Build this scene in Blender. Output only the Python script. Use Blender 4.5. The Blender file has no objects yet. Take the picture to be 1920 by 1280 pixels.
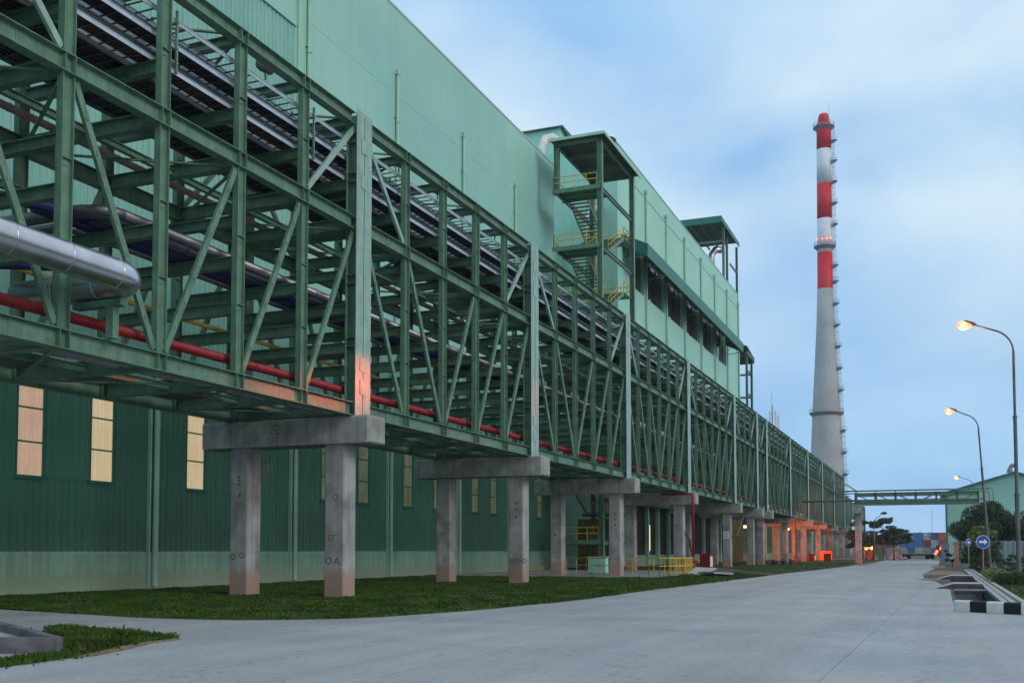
import bpy, math, random
import numpy as np
from mathutils import Vector, Matrix
R = math.radians
random.seed(7); rng = np.random.default_rng(7)
S = bpy.context.scene
C = S.collection

# ------------------------------------------------------------------ camera, sky, sun, exposure
cd = bpy.data.cameras.new("camera"); cam = bpy.data.objects.new("camera", cd); C.objects.link(cam)
cam.location = (0, 0, 1.6)
cam.rotation_euler = (R(93.0), 0, R(22.404))
cd.sensor_width = 36; cd.lens = 36 * 1950 / 1920
cd.shift_y = 0.1509; cd.clip_end = 3000; cd.clip_start = 0.1
S.camera = cam
S.render.resolution_x = 1024; S.render.resolution_y = 682
S.view_settings.view_transform = 'Standard'; S.view_settings.look = 'None'
S.view_settings.exposure = 0.0; S.view_settings.gamma = 1

SUN_EL, SUN_AZ = 14, 106           # azimuth clockwise from +Y: behind the camera on the right
world = bpy.data.worlds.new("World"); S.world = world; world.use_nodes = True
wn = world.node_tree.nodes; wl = world.node_tree.links; wn.clear()
out = wn.new('ShaderNodeOutputWorld'); bg = wn.new('ShaderNodeBackground')
sky = wn.new('ShaderNodeTexSky'); sky.sky_type = 'NISHITA'; sky.sun_disc = False
sky.sun_elevation = R(SUN_EL); sky.sun_rotation = R(SUN_AZ)
sky.air_density = 1.0; sky.dust_density = 0.6; sky.ozone_density = 2.5
tc = wn.new('ShaderNodeTexCoord'); sep = wn.new('ShaderNodeSeparateXYZ')
wl.new(tc.outputs['Generated'], sep.inputs[0])
def M_(op, a, b=None):
    n = wn.new('ShaderNodeMath'); n.operation = op
    for i, v in enumerate((a, b)):
        if v is None: continue
        if isinstance(v, (int, float)): n.inputs[i].default_value = v
        else: wl.new(v, n.inputs[i])
    return n.outputs[0]
zc = M_('ADD', M_('MAXIMUM', sep.outputs[2], 0.0), 0.42)
cx_ = M_('DIVIDE', sep.outputs[0], zc); cy_ = M_('DIVIDE', sep.outputs[1], zc)
comb = wn.new('ShaderNodeCombineXYZ'); wl.new(cx_, comb.inputs[0]); wl.new(cy_, comb.inputs[1])
n1 = wn.new('ShaderNodeTexNoise'); n1.inputs['Scale'].default_value = 1.9; n1.inputs['Detail'].default_value = 5
n1.inputs['Roughness'].default_value = 0.45; n1.inputs['Distortion'].default_value = 0.3
mp = wn.new('ShaderNodeMapping'); mp.inputs['Location'].default_value = (8.4, 2.7, 0.0)
wl.new(comb.outputs[0], mp.inputs[0]); wl.new(mp.outputs[0], n1.inputs['Vector'])
cr = wn.new('ShaderNodeValToRGB'); cr.color_ramp.elements[0].position = 0.34; cr.color_ramp.elements[1].position = 0.57
wl.new(n1.outputs[0], cr.inputs[0])
n2 = wn.new('ShaderNodeTexNoise'); n2.inputs['Scale'].default_value = 2.6; n2.inputs['Detail'].default_value = 4
mp2 = wn.new('ShaderNodeMapping'); mp2.inputs['Location'].default_value = (7.7, 2.2, 0.0)
wl.new(comb.outputs[0], mp2.inputs[0]); wl.new(mp2.outputs[0], n2.inputs['Vector'])
# veil of stratus: blue-grey body with paler parts, over the clear sky
veil = wn.new('ShaderNodeValToRGB')
veil.color_ramp.elements[0].position = 0.36; veil.color_ramp.elements[0].color = (2.0, 3.8, 6.3, 1)
veil.color_ramp.elements[1].position = 0.66; veil.color_ramp.elements[1].color = (2.9, 4.8, 6.9, 1)
wl.new(n2.outputs[0], veil.inputs[0])
mixv = wn.new('ShaderNodeMixRGB'); mixv.inputs[0].default_value = 0.88
wl.new(sky.outputs[0], mixv.inputs[1]); wl.new(veil.outputs[0], mixv.inputs[2])
mixc = wn.new('ShaderNodeMixRGB'); mixc.inputs[2].default_value = (4.9, 6.0, 6.7, 1)
fade = M_('MULTIPLY', cr.outputs[0], M_('MINIMUM', M_('MULTIPLY', M_('MAXIMUM', M_('SUBTRACT', sep.outputs[2], 0.10), 0.0), 4.5), 0.95))
wl.new(fade, mixc.inputs[0]); wl.new(mixv.outputs[0], mixc.inputs[1])
# paler, warmer cloud lit by the low sun on its own side of the sky
dotn = wn.new('ShaderNodeVectorMath'); dotn.operation = 'DOT_PRODUCT'; wl.new(tc.outputs['Generated'], dotn.inputs[0])
dotn.inputs[1].default_value = (math.sin(R(SUN_AZ)), math.cos(R(SUN_AZ)), 0.25)
glow = M_('MINIMUM', M_('MULTIPLY', M_('MAXIMUM', M_('SUBTRACT', dotn.outputs['Value'], 0.05), 0.0), 1.2), 1.0)
mixg = wn.new('ShaderNodeMixRGB'); mixg.inputs[2].default_value = (4.6, 4.7, 4.9, 1)
wl.new(glow, mixg.inputs[0]); wl.new(mixc.outputs[0], mixg.inputs[1])
wl.new(mixg.outputs[0], bg.inputs[0]); bg.inputs[1].default_value = 0.15
wl.new(bg.outputs[0], out.inputs[0])

sl = bpy.data.lights.new("sun", 'SUN'); sl.energy = 1.0; sl.angle = R(22); sl.color = (1.0, 0.95, 0.90)
so = bpy.data.objects.new("sun", sl); C.objects.link(so)
az, el = R(SUN_AZ), R(SUN_EL + 12)
sd = Vector((math.sin(az) * math.cos(el), math.cos(az) * math.cos(el), math.sin(el)))
so.rotation_euler = sd.to_track_quat('Z', 'Y').to_euler(); so.location = (40, -20, 40)

# ------------------------------------------------------------------ materials
def mat(name, col, rough=0.6, metal=0.0, noise=0.12, nscale=1.5, bump=0.0, bscale=20, emit=None, estr=0, streak=0.0, col2=None, c2pos=(0.5, 0.62), c2scale=1.0, stain=None, spec=0.4, trans=0.0):
    m = bpy.data.materials.new(name); m.use_nodes = True
    nt = m.node_tree; N = nt.nodes; L = nt.links; b = N['Principled BSDF']
    b.inputs['Roughness'].default_value = rough; b.inputs['Metallic'].default_value = metal
    b.inputs['Specular IOR Level'].default_value = spec
    g = N.new('ShaderNodeNewGeometry')
    def noisy(scale, detail=5, vec=None):
        t = N.new('ShaderNodeTexNoise'); t.inputs['Scale'].default_value = scale; t.inputs['Detail'].default_value = detail
        L.new(vec or g.outputs['Position'], t.inputs['Vector']); return t.outputs[0]
    def ramp(fac, a, c, pa, pb):
        r = N.new('ShaderNodeValToRGB'); e = r.color_ramp.elements
        e[0].position = pa; e[0].color = a; e[1].position = pb; e[1].color = c; L.new(fac, r.inputs[0]); return r.outputs[0]
    def mixn(kind, fac, a, c):
        x = N.new('ShaderNodeMixRGB'); x.blend_type = kind
        for i, v in enumerate((fac, a, c)):
            if isinstance(v, (int, float)): x.inputs[i].default_value = v
            elif isinstance(v, tuple): x.inputs[i].default_value = v
            else: L.new(v, x.inputs[i])
        return x.outputs[0]
    cur = (*col, 1)
    if col2:
        cur = mixn('MIX', ramp(noisy(c2scale, 7), (0, 0, 0, 1), (1, 1, 1, 1), *c2pos), cur, (*col2, 1))
    if noise:
        cur = mixn('MULTIPLY', 1.0, cur, ramp(noisy(nscale, 6), (1 - noise * 1.3,) * 3 + (1,), (1 + noise * .8,) * 3 + (1,), 0.3, 0.7))
    if streak:
        mpn = N.new('ShaderNodeMapping'); mpn.inputs['Scale'].default_value = (3.5, 3.5, 0.16)
        L.new(g.outputs['Position'], mpn.inputs[0])
        cur = mixn('MULTIPLY', 1.0, cur, ramp(noisy(1.6, 5, mpn.outputs[0]), (1 - streak,) * 3 + (1,), (1, 1, 1, 1), 0.38, 0.58))
    if stain:      # soil splashed on the foot: (colour, height)
        sp = N.new('ShaderNodeSeparateXYZ'); L.new(g.outputs['Position'], sp.inputs[0])
        a = N.new('ShaderNodeMath'); a.operation = 'MULTIPLY_ADD'; L.new(noisy(1.6, 4), a.inputs[0]); a.inputs[1].default_value = -0.9; L.new(sp.outputs[2], a.inputs[2])
        dv = N.new('ShaderNodeMath'); dv.operation = 'MULTIPLY'; L.new(a.outputs[0], dv.inputs[0]); dv.inputs[1].default_value = .5 / stain[1]
        r = ramp(dv.outputs[0], (.75, .75, .75, 1), (0, 0, 0, 1), .12, .34)
        cur = mixn('MIX', r, cur, (*stain[0], 1))
    if isinstance(cur, tuple): b.inputs['Base Color'].default_value = cur
    else: L.new(cur, b.inputs['Base Color'])
    if bump:
        bn = N.new('ShaderNodeBump'); bn.inputs['Strength'].default_value = bump; bn.inputs['Distance'].default_value = 0.02
        L.new(noisy(bscale, 6), bn.inputs['Height']); L.new(bn.outputs[0], b.inputs['Normal'])
    if emit:
        b.inputs['Emission Color'].default_value = (*emit, 1); b.inputs['Emission Strength'].default_value = estr
    return m

MT = {
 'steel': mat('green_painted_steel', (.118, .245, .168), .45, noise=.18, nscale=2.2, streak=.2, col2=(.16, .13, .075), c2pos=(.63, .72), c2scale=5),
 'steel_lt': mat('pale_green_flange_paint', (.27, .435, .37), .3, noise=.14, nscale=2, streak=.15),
 'steel_dk': mat('deep_green_trim', (.02, .16, .125), .45, noise=.1, streak=.1),
 'wall': mat('pale_green_cladding', (.31, .62, .53), .5, noise=.07, nscale=.10, streak=.045, col2=(.27, .58, .53), c2scale=.09, c2pos=(.45, .6)),
 'wall2': mat('pale_green_cladding_of_far_block', (.34, .68, .58), .5, noise=.06, nscale=.15, streak=.04),
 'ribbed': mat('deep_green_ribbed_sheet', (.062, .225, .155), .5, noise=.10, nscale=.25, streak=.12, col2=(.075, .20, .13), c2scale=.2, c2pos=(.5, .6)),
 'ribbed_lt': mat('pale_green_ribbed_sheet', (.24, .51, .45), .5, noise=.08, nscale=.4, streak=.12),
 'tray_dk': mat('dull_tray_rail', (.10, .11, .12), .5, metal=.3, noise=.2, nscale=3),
 'dado': mat('pale_green_plaster', (.30, .52, .39), .8, noise=.12, nscale=.7, streak=.2, bump=.15, bscale=8, stain=((.30, .36, .25), .55)),
 'pipe_lt': mat('pale_green_downpipe', (.36, .60, .47), .45, noise=.08, streak=.12),
 'concrete': mat('cast_concrete', (.38, .395, .395), .85, noise=.20, nscale=1.3, bump=.35, bscale=14, streak=.16, col2=(.27, .275, .27), c2scale=.8, stain=((.38, .235, .18), .85), spec=.2),
 'concrete_cap': mat('cast_concrete_cap', (.36, .375, .365), .85, noise=.24, nscale=1.6, bump=.35, bscale=14, streak=.22, spec=.2),
 'concrete_lt': mat('pale_concrete', (.42, .43, .42), .85, noise=.2, nscale=2, bump=.3, bscale=18, spec=.2),
 'dark_conc': mat('dark_concrete', (.09, .09, .10), .9, noise=.3, nscale=2, bump=.3, spec=.2),  # darker tone for the drain, slab edges, rubble and drums
 'scrawl': mat('dark_scrawled_paint', (.17, .175, .17), .9, noise=.5, nscale=14, spec=.1),
 'redscrawl': mat('red_scrawled_paint', (.30, .13, .10), .9, noise=.2, nscale=9, spec=.1),
 'red': mat('red_pipe_paint', (.30, .008, .013), .5, noise=.22, nscale=1.2, streak=.2),
 'yellow': mat('yellow_rail_paint', (.62, .45, .05), .5, noise=.15, nscale=3),
 'ochre': mat('ochre_sheet', (.15, .115, .03), .6, noise=.25, nscale=1.5),
 'trough': mat('dark_grey_concrete', (.15, .15, .165), .85, noise=.35, nscale=3, bump=.3),  # darker grey than the pale slab beside it
 'yellow_pipe': mat('yellow_pipe_paint', (.50, .38, .06), .5, noise=.15, nscale=2),
 'blue': mat('dark_blue_pipe_paint', (.012, .02, .12), .3, noise=.15),
 'silver_dull': mat('dull_aluminium_jacket', (.22, .22, .24), .38, metal=.9, noise=.3, nscale=1.4),  # darker, rougher metal than the rolled jacket
 'silver': mat('rolled_aluminium_jacket', (.58, .60, .64), .28, metal=.95, noise=.12, nscale=1.4, bump=.06, bscale=3),
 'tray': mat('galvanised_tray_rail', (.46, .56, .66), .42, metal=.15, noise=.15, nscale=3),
 'cable_red': mat('dark_red_cable_sheath', (.075, .018, .02), .6, noise=.35, nscale=4),
 'cable_blk': mat('black_cable_sheath', (.012, .013, .018), .55, noise=.3, nscale=4),
 'grey_pipe': mat('grey_pipe', (.22, .23, .25), .5, noise=.15),
 'pink_pipe': mat('dusty_brown_pipe', (.24, .17, .16), .5, noise=.2),
 'roofsheet': mat('weathered_roof_sheet', (.12, .135, .13), .7, noise=.3, nscale=1),
 'glass_dk': mat('dark_window_glass', (.05, .06, .055), .15, noise=.4, nscale=.5, spec=.6),
 'interior': mat('dark_interior', (.065, .068, .06), .9, noise=.3),
 'white': mat('white_paint', (.72, .74, .73), .6, noise=.12, nscale=2, streak=.1),
 'black': mat('black_paint', (.014, .014, .018), .6, noise=.2, nscale=3),
 'chim_grey': mat('chimney_concrete', (.43, .46, .48), .85, noise=.12, nscale=.12, streak=.12),
 'chim_red': mat('chimney_red_band', (.62, .015, .03), .6, noise=.1, nscale=.2),
 'chim_white': mat('chimney_white_band', (.66, .72, .78), .6, noise=.06, nscale=.2),
 'pole': mat('galvanised_pole', (.15, .15, .17), .45, metal=.4, noise=.2),
 'pole_lt': mat('pale_galvanised_pole', (.32, .32, .36), .5, metal=.2, noise=.15),
 'sign_blue': mat('sign_blue', (.01, .10, .46), .4, noise=.04),
 'sign_white': mat('sign_white', (.72, .78, .85), .5, noise=.03),
 'bark': mat('bark', (.07, .055, .045), .9, noise=.3, nscale=6),
 'leaf_dk': mat('dark_tree_leaf', (.034, .072, .028), .6, noise=.5, nscale=1.6),
 'leaf_md': mat('hedge_leaf', (.045, .085, .026), .6, noise=.45, nscale=2.5),
 'leaf_lt': mat('yellow_green_leaf', (.19, .27, .035), .55, noise=.4, nscale=2.5),
 'leaf_hedge_lt': mat('pale_hedge_leaf', (.15, .20, .06), .6, noise=.4, nscale=3),
 'grass': mat('grass_blade', (.046, .102, .012), .7, noise=.5, nscale=.7, col2=(.075, .085, .025), c2scale=.9, c2pos=(.5, .68), spec=.15),
 'fence': mat('grey_corrugated_fence', (.30, .36, .42), .5, noise=.12, nscale=.8, streak=.2),
 'pinkconc': mat('soil_stained_pillar', (.50, .26, .21), .85, noise=.2),
 'bag': mat('white_woven_bag', (.55, .56, .55), .7, noise=.25, nscale=2),
 'rubber': mat('black_rubber', (.012, .012, .013), .85),
 'lamp_body': mat('lamp_housing', (.16, .09, .06), .5, noise=.1),
 'lamp_off': mat('grey_lamp_housing', (.16, .17, .18), .5, noise=.1),
 'terracotta': mat('red_plant_pot', (.16, .02, .02), .6, noise=.1),
 'orange_machine': mat('orange_machine_paint', (.75, .13, .03), .5, noise=.1),
 'green_machine': mat('green_machine_paint', (.02, .25, .09), .5, noise=.1),
 'lamp_lit': mat('sodium_lamp_lens', (.9, .6, .3), .4, noise=0, emit=(1, .45, .12), estr=9),
 'lamp_glow': mat('sodium_lamp_cover', (.9, .4, .2), .4, noise=0, emit=(1, .20, .05), estr=2.6),
 'lamp_red': mat('red_tail_lamp', (.8, .05, .02), .4, noise=0, emit=(1, .10, .03), estr=6),
 'lamp_warm': mat('warm_strip_light', (.9, .7, .4), .4, noise=0, emit=(1, .72, .36), estr=2.2),
 'lamp_yellow': mat('yellow_work_lamp', (.9, .6, .2), .4, noise=0, emit=(1, .45, .05), estr=4),
}
def window_mat(name, emit, estr):
    m = mat(name, (.36, .36, .27), .6, noise=.25, nscale=.9, streak=.3, col2=(.26, .26, .2), c2scale=.7, emit=emit, estr=estr); return m
MT['win_a'] = window_mat('lit_rooflight_sheet_pinkish', (1, .62, .44), .38)
MT['win_b'] = window_mat('lit_rooflight_sheet_cream', (1, .76, .45), .44)
MT['win_c'] = window_mat('dim_rooflight_sheet', (.50, .62, .30), .05)

def ground_mat(name, base, patch, scale, slab=None, rough=.8, fine=.1):
    m = bpy.data.materials.new(name); m.use_nodes = True; nt = m.node_tree; N = nt.nodes; L = nt.links; b = N['Principled BSDF']
    b.inputs['Roughness'].default_value = rough; b.inputs['Specular IOR Level'].default_value = .25
    g = N.new('ShaderNodeNewGeometry')
    def noise(s, d, vec=None):
        t = N.new('ShaderNodeTexNoise'); t.inputs['Scale'].default_value = s; t.inputs['Detail'].default_value = d
        L.new(vec or g.outputs['Position'], t.inputs['Vector']); return t.outputs[0]
    def ramp(f, a, c, p, q):
        r = N.new('ShaderNodeValToRGB'); e = r.color_ramp.elements; e[0].position = p; e[0].color = (*a, 1); e[1].position = q; e[1].color = (*c, 1); L.new(f, r.inputs[0]); return r.outputs[0]
    def mx(k, f, a, c):
        x = N.new('ShaderNodeMixRGB'); x.blend_type = k; x.inputs[0].default_value = f if isinstance(f, float) else 1
        if not isinstance(f, float): L.new(f, x.inputs[0])
        L.new(a, x.inputs[1]); L.new(c, x.inputs[2]); return x.outputs[0]
    c = ramp(noise(scale, 8), base, patch, .42, .66)
    c = mx('MULTIPLY', 1.0, c, ramp(noise(9, 8), (1 - fine * 1.6,) * 3, (1 + fine,) * 3, .3, .7))
    c = mx('MULTIPLY', 1.0, c, ramp(noise(.35, 4), (.86, .87, .9), (1.08, 1.07, 1.05), .3, .7))
    if slab:
        mp_ = N.new('ShaderNodeMapping'); mp_.inputs['Rotation'].default_value = (0, 0, R(1)); mp_.inputs['Location'].default_value = (1.65, 1.3, 0)
        L.new(g.outputs['Position'], mp_.inputs[0])
        br = N.new('ShaderNodeTexBrick'); br.inputs['Scale'].default_value = 1; br.offset = 0
        br.inputs['Brick Width'].default_value = slab[0]; br.inputs['Row Height'].default_value = slab[1]
        br.inputs['Mortar Size'].default_value = .012; br.inputs['Mortar Smooth'].default_value = .6
        br.inputs['Color1'].default_value = (1, 1, 1, 1); br.inputs['Color2'].default_value = (.90, .905, .91, 1); br.inputs['Mortar'].default_value = (.62, .6, .58, 1)
        L.new(mp_.outputs[0], br.inputs['Vector'])
        c = mx('MULTIPLY', 1.0, c, br.outputs['Color'])
        # reddish soil tracked over the slabs, and hairline cracks
        soil = N.new('ShaderNodeRGB'); soil.outputs[0].default_value = (.36, .25, .18, 1)
        mp3 = N.new('ShaderNodeMapping'); mp3.inputs['Scale'].default_value = (1.0, .12, 1); L.new(g.outputs['Position'], mp3.inputs[0])
        c = mx('MIX', ramp(noise(.28, 7, mp3.outputs[0]), (0, 0, 0), (.5, .5, .5), .56, .74), c, soil.outputs[0])
        mp4 = N.new('ShaderNodeMapping'); mp4.inputs['Scale'].default_value = (1.6, .035, 1); mp4.inputs['Rotation'].default_value = (0, 0, R(-2)); L.new(g.outputs['Position'], mp4.inputs[0])
        c = mx('MULTIPLY', 1.0, c, ramp(noise(.8, 4, mp4.outputs[0]), (.92, .92, .93), (1.02, 1.02, 1.02), .36, .6))
        c = mx('MULTIPLY', 1.0, c, ramp(noise(2.3, 3), (.80, .79, .78), (1, 1, 1), .27, .34))
        v = N.new('ShaderNodeTexVoronoi'); v.feature = 'DISTANCE_TO_EDGE'; v.inputs['Scale'].default_value = .16
        wob = N.new('ShaderNodeMixRGB'); wob.blend_type = 'LINEAR_LIGHT'; wob.inputs[0].default_value = .8
        nn = N.new('ShaderNodeTexNoise'); nn.inputs['Scale'].default_value = 1.2; nn.inputs['Detail'].default_value = 6; L.new(g.outputs['Position'], nn.inputs['Vector'])
        L.new(g.outputs['Position'], wob.inputs[1]); L.new(nn.outputs['Color'], wob.inputs[2]); L.new(wob.outputs[0], v.inputs['Vector'])
        c = mx('MULTIPLY', 1.0, c, ramp(v.outputs['Distance'], (.72, .71, .70), (1, 1, 1), .0012, .004))
    L.new(c, b.inputs['Base Color'])
    bn = N.new('ShaderNodeBump'); bn.inputs['Strength'].default_value = .25; bn.inputs['Distance'].default_value = .02
    L.new(noise(25, 6), bn.inputs['Height']); L.new(bn.outputs[0], b.inputs['Normal'])
    return m
MT['road'] = ground_mat('concrete_road', (.385, .41, .43), (.42, .44, .445), .5, slab=(5.2, 22.0), fine=.10)
MT['path'] = ground_mat('worn_concrete_path', (.25, .26, .26), (.32, .33, .32), .8, fine=.15)
MT['soil'] = ground_mat('dull_ground', (.07, .085, .04), (.12, .11, .07), .2, fine=.25)
MT['turf'] = ground_mat('turf_soil', (.032, .066, .012), (.055, .07, .022), 1.1, fine=.35)
MT['dirt_dk'] = ground_mat('dark_dirt', (.16, .14, .10), (.10, .09, .05), 1.6, fine=.3)
MT['dirt'] = ground_mat('red_dirt', (.33, .19, .14), (.17, .14, .08), 1.6, fine=.25)

# ------------------------------------------------------------------ mesh helpers
class MB:
    def __init__(s): s.v = []; s.f = []
    def quad(s, *p):
        n = len(s.v); s.v += [tuple(q) for q in p]; s.f.append(tuple(range(n, n + len(p)))); return s
    def box(s, x0, x1, y0, y1, z0, z1):
        n = len(s.v)
        s.v += [(x0, y0, z0), (x1, y0, z0), (x1, y1, z0), (x0, y1, z0), (x0, y0, z1), (x1, y0, z1), (x1, y1, z1), (x0, y1, z1)]
        s.f += [(n, n+3, n+2, n+1), (n+4, n+5, n+6, n+7), (n, n+1, n+5, n+4), (n+1, n+2, n+6, n+5), (n+2, n+3, n+7, n+6), (n+3, n, n+4, n+7)]
        return s
    def beam(s, p0, p1, w, h, up=(0, 0, 1), ou=0, ow=0):
        """box of width w (sideways) and height h (along up) from p0 to p1, offset ow sideways / ou along up"""
        p0, p1, up = Vector(p0), Vector(p1), Vector(up)
        d = (p1 - p0).normalized(); sd_ = d.cross(up).normalized(); u = sd_.cross(d).normalized()
        n = len(s.v)
        for p in (p0, p1):
            for a, b in ((-1, -1), (1, -1), (1, 1), (-1, 1)):
                s.v.append(tuple(p + sd_ * (ow + a * w / 2) + u * (ou + b * h / 2)))
        s.f += [(n+3, n+2, n+1, n), (n+4, n+5, n+6, n+7), (n, n+1, n+5, n+4), (n+1, n+2, n+6, n+5), (n+2, n+3, n+7, n+6), (n+3, n, n+4, n+7)]
        return s
    def ibeam(s, p0, p1, w, h, up=(0, 0, 1), t=.022, tw=.014):
        s.beam(p0, p1, w, t, up, ou=h / 2 - t / 2); s.beam(p0, p1, w, t, up, ou=-h / 2 + t / 2)
        s.beam(p0, p1, tw, h - 2 * t, up); return s
    def tube(s, pts, r, n=10, caps=True):
        pts = [Vector(p) for p in pts]; rs = r if isinstance(r, (list, tuple)) else [r] * len(pts)
        base = len(s.v); prev = None
        for i, p in enumerate(pts):
            d = (pts[min(i+1, len(pts)-1)] - pts[max(i-1, 0)]).normalized()
            if prev is None:
                a = Vector((0, 0, 1)) if abs(d.z) < .9 else Vector((1, 0, 0)); u = d.cross(a).normalized()
            else: u = (prev - d * prev.dot(d)).normalized()
            prev = u; w = d.cross(u)
            for k in range(n):
                t = 2 * math.pi * k / n; s.v.append(tuple(p + (u * math.cos(t) + w * math.sin(t)) * rs[i]))
        for i in range(len(pts) - 1):
            for k in range(n):
                a = base + i * n + k; b = base + i * n + (k + 1) % n
                s.f.append((a, b, b + n, a + n))
        if caps:
            s.f.append(tuple(base + k for k in range(n))[::-1]); s.f.append(tuple(base + (len(pts) - 1) * n + k for k in range(n)))
        return s
    def mesh(s, name, m, smooth=False):
        me = bpy.data.meshes.new(name); me.from_pydata(s.v, [], s.f)
        me.materials.append(MT[m]); me.update()
        if smooth: me.polygons.foreach_set('use_smooth', [True] * len(me.polygons))
        return me
    def build(s, name, m, parent=None, loc=(0, 0, 0), rz=0, smooth=False):
        return link(name, s.mesh(name, m, smooth), parent, loc, rz)
def link(name, me, parent=None, loc=(0, 0, 0), rz=0):
    o = bpy.data.objects.new(name, me); C.objects.link(o); o.location = loc; o.rotation_euler = (0, 0, rz)
    if parent: o.parent = parent
    return o
def tag(o, label, cat, group=None, kind=None):
    if label: o['label'] = label
    if cat: o['category'] = cat
    if group: o['group'] = group
    if kind: o['kind'] = kind
    return o
def thing(name, label, cat, loc=(0, 0, 0), rz=0, group=None):
    return tag(link(name, None, None, loc, rz), label, cat, group)
def struct(o): o['kind'] = 'structure'; return o
ORD = ['first', 'second', 'third', 'fourth', 'fifth', 'sixth', 'seventh', 'eighth', 'ninth', 'tenth', 'eleventh', 'twelfth', 'thirteenth', 'fourteenth', 'fifteenth', 'sixteenth', 'seventeenth']

# ------------------------------------------------------------------ ground
# one sheet round the open drain
DX0, DX1, DY0, DY1 = .42, 1.62, 31.2, 67
g_ = MB(); B = 1500
for a, b, c, d in ((-B, DX0, -60, B), (DX1, B, -60, B), (DX0, DX1, -60, DY0), (DX0, DX1, DY1, B)):
    g_.quad((a, c, 0), (b, c, 0), (b, d, 0), (a, d, 0))
struct(g_.build('ground', 'soil'))
def ragged(pts, amp, step=.6):
    o = []
    for (a, b) in zip(pts, pts[1:]):
        n = max(1, int(math.hypot(b[0] - a[0], b[1] - a[1]) / step))
        o += [(a[0] + (b[0] - a[0]) * k / n + random.uniform(-amp, amp), a[1] + (b[1] - a[1]) * k / n + random.uniform(-amp, amp)) for k in range(n)]
    return o + [pts[-1]]
def sheet(name, pts, z, m):
    return struct(MB().quad(*[(x, y, z) for x, y in pts]).build(name, m))
grass_edge = [(-31.3, 22.6), (-27, 21.9), (-24.24, 21.43), (-21.5, 20.7), (-19.78, 20.2), (-18.2, 19.85), (-16.41, 19.8), (-15.1, 19.95), (-13.99, 20.5), (-13.2, 21.2), (-12.65, 22.1),
              (-12.2, 23.4), (-11.82, 24.9), (-11.3, 28.3), (-10.98, 32.3), (-10.9, 43.3), (-10.55, 56), (-10.3, 66.5), (-10.3, 68)]
road = [(-90, -40), (30, -40), (30, 25.2), (5.5, 27.0), (1.9, 29.0), (.30, 30.0), (.30, 46.2), (-.1, 55), (-.35, 59), (-.75, 61), (-1.1, 70), (-1.05, 84), (-.6, 100), (-.3, 130), (-.2, 208), (40, 208), (40, 226), (-90, 226), (-90, 206), (-9.2, 206), (-8.5, 158), (-8.8, 117), (-9.3, 96), (-10.3, 69.5)] + grass_edge[::-1][1:] + [(-90, 23.4)]
sheet('road', road, .004, 'road')
sheet('dirt_edge', ragged([(x + .10, y - .12) for x, y in grass_edge], .10, .8) + grass_edge[::-1], .0055, 'dirt_dk')
lawn = ragged(grass_edge, .07) + [(-10.6, 69.4), (-13.6, 75.0), (-15.6, 75.5), (-15.8, 60.5), (-21, 60.5), (-31.3, 60.5)]
sheet('lawn_soil', lawn, .006, 'turf')
sheet('apron', [(-34, 60.5), (-15.8, 60.5), (-15.8, 78), (-15.6, 84.5), (-34, 84.5)], .006, 'path')
sheet('far_lawn_soil', [(-31, 84.5), (-15.6, 84.5), (-10.6, 73.5), (-9.6, 92), (-9.1, 117), (-8.8, 158), (-9.5, 204), (-31, 204)], .007, 'turf')
sheet('wall_side_path', [(-31.2, 12), (-30.5, 12), (-30.5, 60), (-31.2, 60)], .012, 'path')
sheet('right_lawn', [(2.35, 30.2), (40, 8), (40, 100), (2.3, 130)], .006, 'turf')
sheet('dirt_patch', [(-.95, 60.4), (.36, 60.6), (.36, 64.5), (-.3, 65.2), (-1.0, 64.9), (-1.3, 62.7)], .009, 'dirt')
sheet('dirt_patch', [(-1.25, 74.5), (1.5, 75), (1.5, 88), (-.2, 91), (-1.0, 86)], .010, 'dirt')
sheet('dirt_patch', [(-1.0, 104), (.36, 104), (.36, 125), (-.7, 122)], .010, 'dirt')
sheet('dirt_patch', [(-9.6, 120), (-7.6, 118), (-8.1, 150), (-9.2, 150)], .010, 'dirt')
isl = [(-12.1, 10.2), (-12.35, 12.6), (-12.85, 14.3), (-13.1, 15.5), (-13.9, 16.0), (-15.4, 16.35), (-17.9, 17.0), (-17.3, 16.5), (-13.2, 12.6), (-12.95, 11.0), (-13.6, 9.6), (-12.6, 8.8)]
isl = [(-11.75, 8.5), (-11.95, 10.7), (-12.0, 11.6), (-12.35, 12.8), (-12.81, 13.8), (-12.9, 14.7), (-13.05, 15.45), (-13.8, 15.9), (-15.3, 16.3), (-17.5, 17.0), (-17.4, 16.6), (-12.95, 12.3), (-13.3, 9.0)]
sheet('verge_soil', isl, .008, 'turf')
sheet('verge_dirt', [(-12.05, 11.7), (-11.92, 12.3), (-12.3, 13.5), (-12.65, 14.4), (-12.7, 15.2), (-12.95, 15.4), (-12.95, 14.6), (-12.7, 13.6), (-12.3, 12.6)], .010, 'dirt')

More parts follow.
